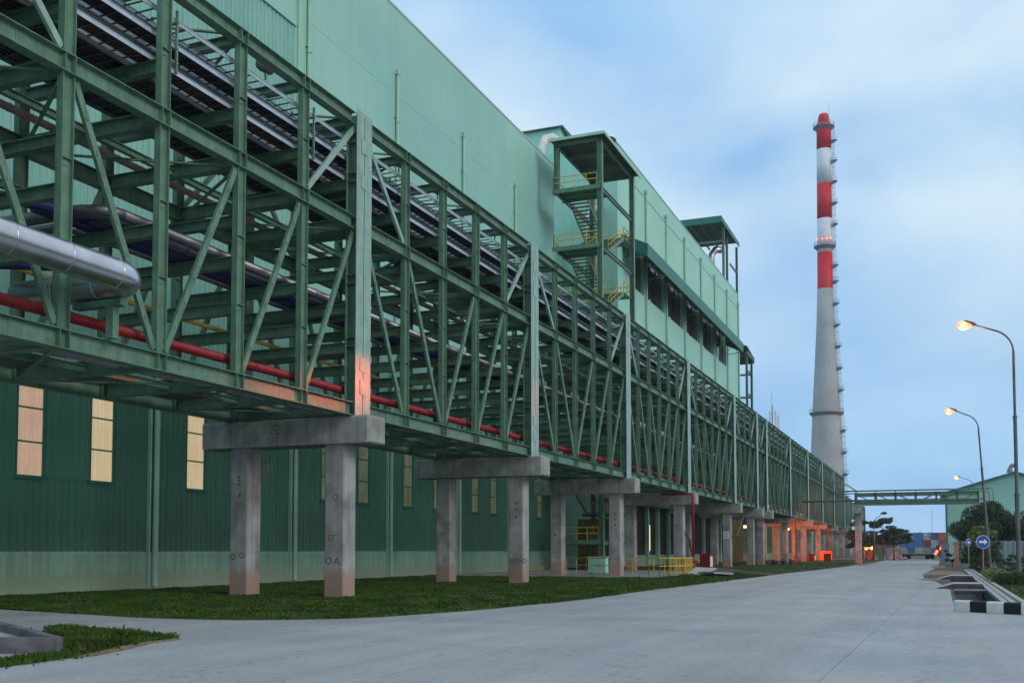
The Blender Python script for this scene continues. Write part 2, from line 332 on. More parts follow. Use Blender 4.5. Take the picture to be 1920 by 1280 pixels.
def grass(name, poly, n, h0, h1, label):
    P = np.array(poly); mn, mx_ = P.min(0), P.max(0)
    pts = []
    while sum(len(a) for a in pts) < n:
        q = rng.uniform(mn, mx_, (n, 2)); ins = np.zeros(n, bool); j = len(P) - 1
        for i in range(len(P)):
            xi, yi = P[i]; xj, yj = P[j]
            c = ((yi > q[:, 1]) != (yj > q[:, 1])) & (q[:, 0] < (xj - xi) * (q[:, 1] - yi) / (yj - yi + 1e-12) + xi)
            ins ^= c; j = i
        pts.append(q[ins])
    q = np.concatenate(pts)[:n]
    pn = np.sin(q[:, 0] * 1.7 + np.sin(q[:, 1] * .9) * 2) * np.sin(q[:, 1] * 1.3 + np.sin(q[:, 0] * .8) * 2) + .6 * np.sin(q[:, 0] * 4.1 + q[:, 1] * 2.3)
    keep = rng.random(n) < np.clip(.85 + .5 * pn, .25, 1); q = q[keep]; pn = pn[keep]; n = len(q)
    q += rng.normal(0, .05, q.shape) + (rng.random((n, 1)) < .12) * rng.normal(0, .16, q.shape)
    a = rng.uniform(0, math.pi, n); h = rng.uniform(h0, h1, n); w = rng.uniform(.02, .045, n)
    h *= np.clip(1 + .35 * pn, .5, 1.5); tall = rng.random(n) < .02; h[tall] *= 1.8
    lean = rng.normal(0, .4, (n, 2)) * h[:, None]
    V = np.zeros((n, 3, 3)); d = np.stack([np.cos(a), np.sin(a)], 1) * w[:, None]
    V[:, 0, :2] = q - d; V[:, 1, :2] = q + d; V[:, 2, :2] = q + lean; V[:, 2, 2] = h; V[:, :2, 2] = .0
    me = bpy.data.meshes.new(name); me.vertices.add(3 * n); me.vertices.foreach_set('co', V.ravel())
    me.loops.add(3 * n); me.loops.foreach_set('vertex_index', np.arange(3 * n)); me.polygons.add(n)
    me.polygons.foreach_set('loop_start', np.arange(n) * 3); me.materials.append(MT['grass']); me.update(); me.validate()
    o = link(name, me); return tag(o, label, 'grass', kind='stuff')
near_lawn = [(-30.6, 22.6)] + grass_edge[1:15] + [(-11, 43), (-10.7, 52), (-30.6, 52)]
grass('grass', near_lawn, 120000, .025, .075, 'short mown green grass strip between the ribbed wall and the road')
grass('grass', [(-30.6, 52), (-10.7, 52), (-10.5, 69), (-13.6, 75), (-15.6, 75), (-15.8, 60.5), (-30.6, 60.5)], 22000, .03, .08, 'grass continuing round the piers as far as the yellow railings')
grass('grass', [(-30, 86), (-15.6, 85), (-10.8, 75), (-9.7, 92), (-9.2, 117), (-8.9, 150), (-29, 150)], 20000, .03, .09, 'distant grass under the far piers beside the road')
grass('grass', isl, 12000, .03, .10, 'rough grass wedge on the verge beside the low concrete kerb at left')
grass('grass', [(2.35, 31.5), (14, 25), (14, 54), (2.35, 54)], 18000, .03, .07, 'dark lawn behind the striped kerb at right')

# open drain and its walls
d_ = MB()
d_.quad((DX0, DY0, -.75), (DX1, DY0, -.75), (DX1, DY1, -.75), (DX0, DY1, -.75))
d_.quad((DX0, DY0, 0), (DX0, DY0, -.75), (DX0, DY1, -.75), (DX0, DY1, 0)); d_.quad((DX1, DY0, 0), (DX1, DY1, 0), (DX1, DY1, -.75), (DX1, DY0, -.75))
d_.quad((DX0, DY0, 0), (DX1, DY0, 0), (DX1, DY0, -.75), (DX0, DY0, -.75)); d_.quad((DX0, DY1, 0), (DX0, DY1, -.75), (DX1, DY1, -.75), (DX1, DY1, 0))
struct(d_.build('drain_channel', 'dark_conc'))
k_ = MB().box(1.62, 1.80, 31.2, 92, .002, .10); k_.v[-8:] = k_.v[-8:]
k_.quad((1.84, 31.2, .10), (2.1, 31.2, .05), (2.1, 92, .05), (1.84, 92, .10)); k_.box(2.1, 2.26, 31.2, 92, .002, .13)
struct(k_.build('drain_kerb', 'concrete_lt'))
for i, (y0, y1, lab) in enumerate([(47.6, 50.2, 'ramped concrete slab over the drain, nearest to the striped kerb'), (62.5, 65.5, 'ramped concrete slab over the drain between the two dirt patches')]):
    m_ = MB(); z = .22
    m_.quad((-.25, y0, .01), (.45, y0, z), (.45, y1, z), (-.25, y1, .01)); m_.quad((.45, y0, z), (1.55, y0, z), (1.55, y1, z), (.45, y1, z))
    m_.quad((1.55, y0, z), (1.62, y0, .11), (1.62, y1, .11), (1.55, y1, z))
    t = thing('drain_cover_slab', lab, 'slab', (0, 0, 0), group='ramped slabs bridging the drain'); m_.build('slab_top', 'concrete_lt', t)
    f_ = MB().quad((-.25, y0, .009), (.45, y0, z - .002), (.45, y0, -.12), (.3, y0, 0)); f_.quad((.45, y0, z - .002), (1.55, y0, z - .002), (1.55, y0, -.2), (.45, y0, -.2))
    f_.quad((1.55, y0, z - .002), (1.62, y0, .108), (1.62, y0, -.2), (1.55, y0, -.2)); f_.quad((-.25, y1, .009), (.45, y1, z - .002), (1.55, y1, z - .002), (1.62, y1, 0)); f_.build('slab_edge', 'dark_conc', t)
tag(MB().tube([(.43, 44.5, .05), (1.6, 44.7, .05)], .05, 8).build('drain_pipe', 'grey_pipe'), 'thin grey pipe lying across the open drain', 'pipe')
# striped kerb: each painted block is a part
t = thing('striped_kerb', 'low kerb painted in black and white blocks at the road corner', 'kerb', (.27, 29.95, 0), R(-33.6) * 0)
ang = math.atan2(28.83 - 29.88, 1.87 - .27); L0 = .46
for i in range(16):
    mm = MB(); h = .30; w = .26; r = .05
    x0, x1 = i * L0 + .003 * (i > 0), (i + 1) * L0
    prof = [(0, .0), (0, h - r), (r * .4, h - r * .3), (r, h), (w - r, h), (w, h - r), (w, 0)]
    n0 = len(mm.v)
    for x in (x0, x1): mm.v += [(x, y, z) for y, z in prof]
    k = len(prof)
    for j in range(k - 1): mm.f.append((j, j + k, j + k + 1, j + 1))
    mm.f.append(tuple(range(k))); mm.f.append(tuple(range(k, 2 * k))[::-1])
    o = mm.build('kerb_block', 'white' if i % 2 == 0 else 'black', t); o.rotation_euler = (0, 0, ang)
    o['label'] = 'white painted block' if i % 2 == 0 else 'black painted block'
# low concrete trough at left front
t = thing('low_concrete_trough', 'low grey concrete kerb frame with a pale slab, bottom left corner', 'kerb')
def prism_line(m_, pts, w, z0, z1):
    for (a, b) in zip(pts[:-1], pts[1:]):
        m_.beam((a[0], a[1], (z0 + z1) / 2), (b[0], b[1], (z0 + z1) / 2), w, z1 - z0)
m_ = MB(); prism_line(m_, [(-12.80, 12.42), (-15.6, 11.2)], .16, -.05, .25); prism_line(m_, [(-12.86, 12.47), (-18.2, 15.6)], .16, -.05, .246); m_.build('kerb_wall', 'trough', t)
MB().quad((-12.95, 12.45, .11), (-18.2, 15.5, .11), (-22, 13.0, .11), (-15.6, 11.3, .11)).build('pale_slab', 'concrete_lt', t)

# ------------------------------------------------------------------ pipe rack
RXF, RXB = -18.75, -23.75
ZB, ZM, ZT = 6.25, 12.75, 16.45          # undersides of the chords
HB, HM, HT = .46, .46, .42
POSTS = [-2.0, 14.6, 31.3, 47.95, 64.75, 82.3, 102.5, 116.0, 122.9, 143.3, 163.5, 184.2, 205.2, 228.0]
cache = {}
def cached(key, fn):
    if key not in cache: cache[key] = fn()
    return cache[key]
def put(name, key, fn, parent, loc=(0, 0, 0)):
    return link(name, cached(key, fn), parent, loc)
def vert_mesh(h, n_st=3):
    def f():
        m = MB(); D = .36; W = .20
        m.box(-W/2, W/2, -D/2, -D/2 + .02, 0, h); m.box(-W/2, W/2, D/2 - .02, D/2, 0, h); m.box(-.008, .008, -D/2 + .02, D/2 - .02, 0, h)
        for k in range(1, n_st + 1):
            z = h * k / (n_st + 1); m.box(-W/2 + .01, W/2 - .01, -D/2 + .02, D/2 - .02, z, z + .018)
            m.box(.008, .03, -D/2 + .06, -D/2 + .24, z - .16, z - .05)
        return m.mesh('vertical', 'steel')
    return f
def post_mesh(h, side):
    def f():
        m = MB(); D = .42; W = .48
        m.box(-D/2, -D/2 + .025, -W/2, W/2, 0, h); m.box(D/2 - .025, D/2, -W/2, W/2, 0, h); m.box(-D/2 + .025, D/2 - .025, -.008, .008, 0, h)
        for z in (2.4, 4.6, 6.6, 8.2, 9.6):
            if z < h: m.box(-D/2 + .025, D/2 - .025, -W/2 + .01, W/2 - .01, z, z + .02); m.box(-D/2 + .025, D/2 - .025, -W/2 + .01, W/2 - .01, z + .3, z + .32)
        return m.mesh('end_post', 'steel')
    return f
def rack_module(i, y0, y1, n, ztop=True, label='', sub=None):
    """one truss span standing on two piers"""
    zt = ZT + HT if ztop else ZM + HM
    root = thing('pipe_rack_span', label, 'steel truss', (0, y0, 0), group='green truss spans of the pipe rack')
    L = y1 - y0; g0 = .2; px = (L - 2 * g0) / n; ys = [g0 + px * k for k in range(n + 1)]
    for sx, X in ((1, RXF), (-1, RXB)):
        for nm, z, h in (('bottom_chord', ZB, HB), ('middle_chord', ZM, HM)) + ((('top_chord', ZT, HT),) if ztop else ()):
            def f(h=h):
                m = MB(); m.ibeam((0, .5, h/2), (0, L - .5, h/2), .32, h)
                for y in ys[1:-1]:
                    for q in (-.155, .137): m.box(-.15, .15, y + q, y + q + .018, .022, h - .022)
                for y in (px * .55 + g0,): m.box(.007, .02, y - .005, y + .3, .05, h - .05)
                return m.mesh(nm, 'steel')
            put(nm, (nm, round(L, 2), n), f, root, (X, 0, z))
        pz = ZB; ph = zt - ZB
        for e, y in ((0, .265), (1, L - .265)):
            p = put('end_post', ('post', ztop, sx), post_mesh(ph, sx), root, (X, y, pz))
            if sx == 1:
                # pale flange plate facing the road, with stepped splice plates
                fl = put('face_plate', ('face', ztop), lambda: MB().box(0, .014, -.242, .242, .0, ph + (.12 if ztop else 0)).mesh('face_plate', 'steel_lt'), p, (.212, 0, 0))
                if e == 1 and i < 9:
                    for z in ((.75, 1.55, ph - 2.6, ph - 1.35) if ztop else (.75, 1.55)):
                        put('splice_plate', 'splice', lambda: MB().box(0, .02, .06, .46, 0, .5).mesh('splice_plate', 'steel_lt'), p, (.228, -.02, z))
        lh = ZM - (ZB + HB); uh = ZT - (ZM + HM)
        for k in range(1, n):
            put('vertical', 'vl', vert_mesh(lh, 2), root, (X, ys[k], ZB + HB))
            if ztop: put('vertical', 'vu', vert_mesh(uh, 1), root, (X, ys[k], ZM + HM))
        half = n // 2
        for k in range(n):
            down = k < half      # "\" leaning first, then "/"
            def fd(down=down):
                m = MB(); a = (0, .26, lh - .1) if down else (0, .2, .1); b = (0, px - .22, .1) if down else (0, px - .22, lh - .1)
                m.beam(a, b, .18, .014, (1, 0, 0), ou=.05); m.beam(a, b, .014, .09, (1, 0, 0), ow=.085); m.beam(a, b, .014, .09, (1, 0, 0), ow=-.085)
                d = Vector(b) - Vector(a)
                for t_ in range(1, 8): q = Vector(a) + d * t_ / 8; m.box(.055, .075, q.y - .03, q.y + .03, q.z - .05, q.z + .05)
                # gusset plates
                for (yy, zz) in ((a[1] - .03, a[2]), (b[1] + .03, b[2])): m.box(-.012, .002, yy - .17, yy + .17, max(0, zz - .35), min(lh, zz + .35))
                return m.mesh('diagonal', 'steel')
            put('diagonal', ('dg', round(px, 2), down), fd, root, (X, ys[k], ZB + HB))
        if ztop:
            for k, down in ((0, True), (n - 1, False)):
                def fu(down=down):
                    m = MB(); a = (0, .2, uh - .1) if down else (0, .2, .1); b = (0, px - .2, .1) if down else (0, px - .2, uh - .1)
                    m.beam(a, b, .18, .014, (1, 0, 0), ou=.05); m.beam(a, b, .014, .09, (1, 0, 0), ow=.085); m.beam(a, b, .014, .09, (1, 0, 0), ow=-.085)
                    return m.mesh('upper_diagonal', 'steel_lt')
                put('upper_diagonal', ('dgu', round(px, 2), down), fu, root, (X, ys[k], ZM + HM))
    def xb(h, w=.25):
        return lambda: MB().ibeam((RXB + .17, 0, 0), (RXF - .17, 0, 0), w, h).mesh('cross_beam', 'steel')
    for k in range(n + 1):
        y = ys[k] + (.2 if k == 0 else -.2 if k == n else 0)
        for z, h in ((ZB + .23, .40), (8.62, .36), (9.98, .34), (11.2, .3), (ZM + .22, .40)) + (((14.38, .34), (ZT + .17, .30)) if ztop else ()):
            if z in (9.98, 11.2) and k % 2 == (0 if z > 10 else 2): continue
            put('cross_beam', ('xb', h), xb(h), root, (0, y, z))
    # longitudinal stringers and flat wind bracing
    for x, z in ((-21.2, ZM + .2), (-22.6, 11.2), (-21.2, 6.48)):
        put('stringer', ('st', round(L, 2)), lambda: MB().ibeam((0, g0 + .3, 0), (0, L - g0 - .3, 0), .16, .2).mesh('stringer', 'steel'), root, (x, 0, z))
    for k in range(n):
        for z in (ZB + .1, ZM + .05) + ((ZT + .32,) if ztop else ()):
            o = put('wind_brace', ('wb', round(px, 2), k % 2), lambda k=k: MB().beam((RXF - .2, .1, 0) if k % 2 else (RXB + .2, .1, 0), (RXB + .2, px - .1, 0) if k % 2 else (RXF - .2, px - .1, 0), .1, .05).mesh('wind_brace', 'steel'), root, (0, ys[k], z))
    # chequered deck plates between the bottom cross beams
    dk = MB()
    for k in range(n):
        dk.box(-23.3, -21.6, ys[k] + .3, ys[k + 1] - .3, 6.60, 6.63)
        if k % 2: dk.box(-21.0, -20.1, ys[k] + .3, ys[k + 1] - .9, 6.60, 6.63)
    if dk.v: dk.build('deck_plate', 'roofsheet', root)
    return root
npan = {0: 5, 1: 5, 2: 5, 3: 5, 4: 6, 5: 6, 6: 4, 7: 2, 8: 6, 9: 6, 10: 6, 11: 6, 12: 7}
for i in range(13):
    if i == 0: lab = 'green truss span filling the top left corner beyond the frame edge, behind the silver duct'
    elif i == 1: lab = 'green truss span at upper left, nearest whole one, crossed by the big silver duct'
    else: lab = f'green truss span between the {ORD[i-2]} and {ORD[i-1]} concrete piers counted from the camera'
    rack_module(i, POSTS[i], POSTS[i + 1], npan[i], True, lab)
low = [(228.0, 248.0, 'lower green truss span just past the end of the tall rack, behind the footbridge pier'), (262.0, 292.0, 'small distant truss span at the very end of the rack, right of the footbridge pier')]
for j, (a, b, lab) in enumerate(low): rack_module(20, a, b, 6, False, lab)

# piers -------------------------------------------------------------
def stroke_text(m_, pts_list, ox, oz, s, y, w=.035):
    for pts in pts_list:
        for a, b in zip(pts[:-1], pts[1:]):
            m_.beam((ox + a[0] * s, y, oz + a[1] * s), (ox + b[0] * s, y, oz + b[1] * s), .006, w, (0, 0, 1) if abs(b[0] - a[0]) > abs(b[1] - a[1]) else (1, 0, 0))
ring = [(.5 + .5 * math.cos(t * math.pi / 5), .5 + .5 * math.sin(t * math.pi / 5)) for t in range(11)]
A_ = [[(0, 0), (.45, 1.1), (.9, 0)], [(.2, .4), (.7, .4)]]
def column_mesh(h):
    def f():
        w = .40; c = .05; m = MB(); prof = [(-w+c, -w), (w-c, -w), (w, -w+c), (w, w-c), (w-c, w), (-w+c, w), (-w, w-c), (-w, -w+c)]
        for z in (-.1, h): m.v += [(x, y, z) for x, y in prof]
        for k in range(8): m.f.append((k, (k+1) % 8, 8 + (k+1) % 8, 8 + k))
        m.f.append(tuple(range(8, 16))); return m.mesh('column', 'concrete')
    return f
def pier(Y, k, zt=6.24, lab=None):
    t = thing('concrete_pier', lab, 'concrete pier', (0, Y, 0), group='concrete piers carrying the pipe rack')
    capz = zt - .95; x0, x1 = -24.9, -17.95
    def fc():
        m = MB(); w = .6; c = .06
        prof = [(-w, 0), (w, 0), (w, .95 - c), (w - c, .95), (-w + c, .95), (-w, .95 - c)]
        for x, ins in ((x0, 0), (x1 - .05, 0), (x1, .05)): m.v += [(x, y * (1 - ins / w), .475 + (z - .475) * (1 - ins / .475)) for y, z in prof]
        for s_ in (0, 6):
            for q in range(6): m.f.append((s_ + q, s_ + 6 + q, s_ + 6 + (q+1) % 6, s_ + (q+1) % 6))
        m.f.append(tuple(range(6))); m.f.append(tuple(range(12, 18))[::-1]); return m.mesh('cap_beam', 'concrete_cap')
    put('cap_beam', 'cap', fc, t, (0, 0, capz))
    cols = [put('column', ('col', capz), column_mesh(capz), t, (x, 0, 0)) for x in (-19.4, -23.4)]
    for x in (RXF, RXB):
        put('bearing_plate', 'bp', lambda: MB().box(-.3, .3, -.45, .45, .001, .018).mesh('bearing_plate', 'steel'), t, (x, 0, zt - .01))
    return t, cols, capz
PIERS = POSTS[2:]
for k, Y in enumerate(PIERS):
    extra = {0: 'nearest to the camera, with scrawled writing on its cap', 1: 'with two dark rings low on its front column', 2: 'in front of the yellow railing and stairs',
             3: 'with a red riser pipe running down beside it', 4: 'with a white notice on its front column', 12: ''}.get(k, 'seen ahead of the road bend')
    lab = f'{ORD[k]} concrete pier from the camera' + (', ' + extra if k < 5 else ' along the road')
    t, cols, cz = pier(Y, k, 6.24, lab)
    m_ = MB(); yf = -.404
    if k == 0:
        stroke_text(m_, [ring], -.30, 1.15, .22, yf); stroke_text(m_, A_, .02, 1.1, .26, yf); stroke_text(m_, [ring], -.05, 3.35, .2, yf, .025)
        m_.build('scrawl', 'scrawl', cols[0])
        m2 = MB(); stroke_text(m2, [[(0, 0), (0, 1)], [(0, 1), (.6, 1)], [(0, .5), (.5, .5)], [(.9, 0), (.9, 1)], [(.9, 1), (1.5, .9)]], -.2, 1.95, .2, yf, .03); m2.build('red_scrawl', 'redscrawl', cols[0])
        m3 = MB(); stroke_text(m3, [ring], -.32, 1.3, .18, yf); stroke_text(m3, [ring], .05, 1.35, .2, yf); m3.box(-.02, .1, yf - .004, yf, 3.5, 3.68)
        for z in (3.95, 4.08, 4.2): m3.box(-.05, .03, yf - .004, yf, z, z + .09)
        m3.build('scrawl', 'scrawl', cols[1])
        m4 = MB()
        for r_, z in enumerate((5.98, 5.84, 5.70)):
            x = -21.95
            for q in range(5):
                hh = .05 + .03 * ((q * 7 + r_) % 3); m4.beam((x, -.603, z), (x + .03, -.603, z + hh), .005, .022, (1, 0, 0)); m4.beam((x + .03, -.603, z + hh), (x + .07, -.603, z + .01), .005, .02, (1, 0, 0)); x += .1
        m4.build('cap_scrawl', 'scrawl', t)
    elif k < 8:
        for q in range(2 + k % 2): stroke_text(m_, [ring], -.28 + .32 * q, 1.0, .2, yf)
        for q in range(3): m_.box(-.03 + .02 * q, .08 + .02 * q, yf - .004, yf, 3.2 + q * .35, 3.33 + q * .35)
        m_.build('scrawl', 'scrawl', cols[0])
        m3 = MB(); m3.box(-.1, 0, yf - .004, yf, 2.2 + k * .2, 2.35 + k * .2); stroke_text(m3, [ring], .02, 1.1, .18, yf); m3.build('scrawl', 'scrawl', cols[1])
for Y, lab in ((248, 'concrete pier under the right end of the lower far truss'), (262, 'concrete pier beyond the footbridge pier, left end of the last truss'), (292, 'farthest concrete pier at the right end of the last small truss')):
    pier(Y, 20, 6.24, lab)

# pipes and trays on the rack ---------------------------------------
def ypipe(name, X, Z, r, m, label, y0=-1, y1=227, joints=6.0, cat='pipe', n=12, group=None):
    p = MB().tube([(X, y0, Z), (X, y1, Z)], r, n)
    y = y0 + 3
    while joints and y < min(y1, 150): p.tube([(X, y, Z), (X, y + .06, Z)], r * 1.12, n); y += joints
    o = p.build(name, m, smooth=False)
    o.data.polygons.foreach_set('use_smooth', [len(q.vertices) == 4 for q in o.data.polygons])
    return tag(o, label, cat, group)
ypipe('fire_main', -19.25, 7.2, .14, 'red', 'thick red pipe running low inside the front of the pipe rack')
ypipe('steam_pipe', -19.75, 10.42, .15, 'silver_dull', 'silver clad pipe nearest the front face at mid height of the rack', y0=21, group='silver clad pipes at mid height in the rack')
ypipe('steam_pipe', -20.25, 10.46, .18, 'silver_dull', 'middle silver clad pipe of three at mid height of the rack', y0=21, group='silver clad pipes at mid height in the rack')
ypipe('steam_pipe', -22.0, 10.5, .14, 'silver_dull', 'silver clad pipe set deeper than its two companions', y0=22, group='silver clad pipes at mid height in the rack')
ypipe('water_pipe', -20.8, 10.38, .17, 'blue', 'dark blue pipe beside the silver pipes, starting at a bend behind the left truss', y0=20.8, group='dark blue pipes in the rack')
ypipe('water_pipe', -21.25, 10.36, .15, 'blue', 'deeper dark blue pipe running next to the first blue one', y0=19.5, group='dark blue pipes in the rack')
bend = MB().tube([(-23.5, 17.9, 10.0), (-22.0, 18.1, 10.3), (-21.2, 18.9, 10.38), (-20.85, 20.0, 10.38), (-20.8, 20.8, 10.38)], .17, 12)
bend.tube([(-22.6, 18.4, 8.8), (-22.6, 18.4, 9.35), (-22.4, 18.6, 9.6), (-22.0, 19.0, 9.7), (-21.2, 20.3, 9.7)], .13, 10).tube([(-23.4, 18.5, 8.9), (-20.6, 20.4, 8.95)], .12, 10)
for q in ((-22.0, 19.0, 9.7), (-21.5, 19.8, 9.7), (-22.6, 18.4, 8.95)): bend.tube([(q[0] - .04, q[1] - .06, q[2]), (q[0] + .04, q[1] + .06, q[2])], .2, 12)
tag(bend.build('bent_water_pipe', 'blue', smooth=True), 'dark blue bent pipework with flanges between the two left truss panels', 'pipe')
ypipe('yellow_gas_pipe', -22.6, 9.1, .075, 'yellow_pipe', 'thin yellow pipe deep in the lower storey of the rack', joints=3.3)
ypipe('brown_pipe', -22.8, 13.42, .11, 'pink_pipe', 'thin brownish pipe along the back of the rack just above the middle beams')
for x, r, lab in ((-19.65, .14, 'grey pipe slung under the rack nearest the road side'), (-20.15, .10, 'thinner grey pipe slung under the rack behind the first')):
    ypipe('underslung_pipe', x, 6.52, r, 'grey_pipe', lab, group='grey pipes slung under the rack')
def elbow_start(X, Z, r, y0, label, m='silver_dull'):
    o = MB().tube([(-31.1, y0 - .6, Z), (X - .6, y0 - .6, Z), (X - .3, y0 - .55, Z), (X - .08, y0 - .3, Z), (X, y0, Z), (X, y0 + .1, Z)], r, 12).build('pipe_elbow', m, smooth=True)
    tag(o, label, 'pipe', 'clad pipe elbows leading from the hall into the rack')
elbow_start(-19.75, 10.42, .15, 21.0, 'silver elbow turning from the hall into the front clad pipe'); elbow_start(-20.25, 10.46, .18, 21.05, 'thicker silver elbow turning from the hall into the middle clad pipe'); elbow_start(-22.0, 10.5, .14, 22.0, 'silver elbow turning from the hall into the deepest clad pipe')
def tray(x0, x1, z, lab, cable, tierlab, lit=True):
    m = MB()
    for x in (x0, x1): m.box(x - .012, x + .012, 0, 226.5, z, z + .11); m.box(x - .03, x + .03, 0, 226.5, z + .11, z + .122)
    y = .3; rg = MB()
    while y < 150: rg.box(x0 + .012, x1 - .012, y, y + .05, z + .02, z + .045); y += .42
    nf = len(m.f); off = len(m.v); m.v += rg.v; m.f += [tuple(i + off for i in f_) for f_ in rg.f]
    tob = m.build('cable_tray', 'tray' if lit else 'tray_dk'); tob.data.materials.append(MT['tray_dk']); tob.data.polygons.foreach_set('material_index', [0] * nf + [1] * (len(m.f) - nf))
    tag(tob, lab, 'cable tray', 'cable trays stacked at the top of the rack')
    if cable is None: return
    c = MB(); w = x1 - x0 - .12; k = 4
    for q in range(k):
        x = x0 + .1 + w * (q + .5) / k
        pts = [(x + .02 * math.sin(yy * .7 + q), yy, z + .045 + w / k * .33) for yy in np.arange(0, 227, 3.1)]
        c.tube(pts, w / k * .46, 5)
    tag(c.build('cable_bundle', cable), tierlab, 'cables', 'cable bundles lying in the trays')
tiers = [(14.56, 'lowest'), (15.28, 'middle'), (15.98, 'top')]
colx = [(-19.75, -19.08, 'front'), (-20.75, -19.95, 'second'), (-21.75, -20.95, 'third'), (-22.75, -21.95, 'rear')]
for zi, (z, tn) in enumerate(tiers):
    for ci, (a, b, cn) in enumerate(colx):
        if zi == 2 and ci == 3: continue
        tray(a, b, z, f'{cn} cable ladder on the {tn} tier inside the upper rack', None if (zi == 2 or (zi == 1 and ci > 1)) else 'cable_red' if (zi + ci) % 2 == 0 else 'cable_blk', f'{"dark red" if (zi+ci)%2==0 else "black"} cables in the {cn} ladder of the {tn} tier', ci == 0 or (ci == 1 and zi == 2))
for i, Y in enumerate(np.arange(2, 226, 6.7)):
    m = MB()
    for x in (-19.0, -19.85, -20.85, -21.85, -22.85): m.box(x - .03, x + .03, -.03, .03, 0, 1.75)
    for z in (.68, 1.39): m.box(-22.9, -18.95, -.04, .04, z, z + .04)
    o = m.build('tray_hanger', 'steel', loc=(0, float(Y), 14.55)); tag(o, 'slim green frame holding the cable ladders inside the upper rack', 'bracket', 'tray frames in the upper rack')
# big silver duct coming along the front and turning into the rack
t = thing('silver_duct', 'large shiny silver clad duct in front of the left truss, bending into it', 'duct')
pts = [(-17.65, -6, 8.03), (-17.65, 18.6, 8.03)] + [(-17.65 - .75 * (1 - math.cos(a)), 18.6 + .75 * math.sin(a), 8.03) for a in [R(q) for q in range(10, 91, 10)]] + [(-21.5, 19.35, 8.03)]
sm = MB().tube(pts, .36, 28)
for y in np.arange(2, 18.6, 1.5): sm.tube([(-17.65, float(y), 8.03), (-17.65, float(y) + .03, 8.03)], .366, 28)
for x in (-18.8, -20.1): sm.tube([(x, 19.35, 8.03), (x - .03, 19.35, 8.03)], .366, 28)
sm.build('duct_run', 'silver', t, smooth=True)
s_ = MB(); s_.box(-19.6, -18.1, 19.23, 19.48, 7.5, 7.66).box(-18.55, -18.33, 19.25, 19.45, 6.72, 7.5)
tag(s_.build('duct_bracket', 'steel'), 'green steel bracket on the bottom chord under the silver duct', 'bracket')
ypipe('small_silver_pipe', -20.2, 8.95, .16, 'silver', 'slim silver pipe inside the left truss behind the big duct', y0=-4, y1=16.5)
# round flood lights and box-shaped tray brackets on the top chord
for i, (y, lab) in enumerate([(27.5, 'dark round fitting on the top chord before the first tall post'), (36.5, 'dark round fitting on the top chord past the first tall post'), (40.0, 'dark round fitting on the top chord, second past the first tall post'),
                              (42.6, 'yellowish box fitting on the top chord, third before the second tall post'), (44.3, 'yellowish box fitting on the top chord, second before the second tall post'), (46.3, 'yellowish box fitting on the top chord, just before the second tall post')]):
    t = thing('rack_top_fitting', lab, 'light fitting', (-20.0, y, 16.87), group='small fittings on the rack top')
    MB().box(-.03, .03, -.03, .03, 0, .3).build('bracket', 'steel', t)
    if i < 3: MB().tube([(0, -.28, .42), (0, -.1, .46), (0, .28, .42)], [.2, .24, .16], 14).build('housing', 'roofsheet', t, smooth=True)
    else: MB().box(-.2, .2, -.3, .3, .3, .42).build('housing', 'pipe_lt', t)

# ------------------------------------------------------------------ buildings
def ribbed(m_, X, y0, y1, z0, z1, pitch=.34, depth=.05, axis='y', sign=1):
    """trapezoid sheet facing +X (axis y) or -Y (axis x, then X is the y plane)"""
    n = max(1, round((y1 - y0) / pitch)); p = (y1 - y0) / n; prof = []
    for k in range(n):
        a = y0 + k * p; prof += [(a, 0), (a + p * .45, 0), (a + p * .55, depth), (a + p * .88, depth)]
    prof.append((y1, 0)); b = len(m_.v)
    for y, d in prof:
        for z in (z0, z1): m_.v.append((X + sign * d, y, z) if axis == 'y' else (y, X - sign * d, z))
    for k in range(len(prof) - 1): m_.f.append((b + 2*k, b + 2*k + 2, b + 2*k + 3, b + 2*k + 1) if axis == 'y' else (b + 2*k, b + 2*k + 2, b + 2*k + 3, b + 2*k + 1))
    return m_
WX = -31.2
b1 = thing('factory_hall', 'huge green factory hall with ribbed walls and lit window strips behind the left rack', 'building', (WX, 8, 0))
loc0 = (-WX, -8, 0)
def bp(mb, name, m, par=None, **k): return mb.build(name, m, par or b1, loc0 if (par is None) else (0, 0, 0), **k)
wins = [(28.7, 'a'), (32.27, 'b'), (37.95, 'b'), (42.2, 'c'), (48.9, 'c'), (52.77, 'c'), (58.25, 'c'), (62.5, 'c'), (68.5, 'c'), (71.9, 'c'), (78.5, 'c'), (81.6, 'c'), (24.6, 'a'), (20.2, 'a')]
segs = []; edges = sorted([w - .62 for w, _ in wins] + [w + .62 for w, _ in wins])
ws = sorted(w for w, _ in wins); m_ = MB()
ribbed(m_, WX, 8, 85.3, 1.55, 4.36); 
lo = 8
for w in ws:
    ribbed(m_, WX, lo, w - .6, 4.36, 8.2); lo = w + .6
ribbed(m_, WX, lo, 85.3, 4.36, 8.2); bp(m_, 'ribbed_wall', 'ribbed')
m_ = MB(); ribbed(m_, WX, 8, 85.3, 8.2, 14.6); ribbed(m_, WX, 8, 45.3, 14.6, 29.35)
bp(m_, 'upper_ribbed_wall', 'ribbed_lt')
MB().box(WX - .02, WX + .14, 8, 45.4, 29.35, 29.62).build('ledge_trim', 'wall', b1, loc0)
m_ = MB(); m_.box(-75, WX - .12, 8, 85.3, 0, 35.6); bp(m_, 'wall_core', 'wall')
m_ = MB(); m_.box(WX - .12, WX + .06, 45.3, 85.36, 14.6, 35.72); m_.box(WX - .12, WX + .062, 8, 45.3, 29.62, 35.72)
bp(m_, 'upper_wall', 'wall')
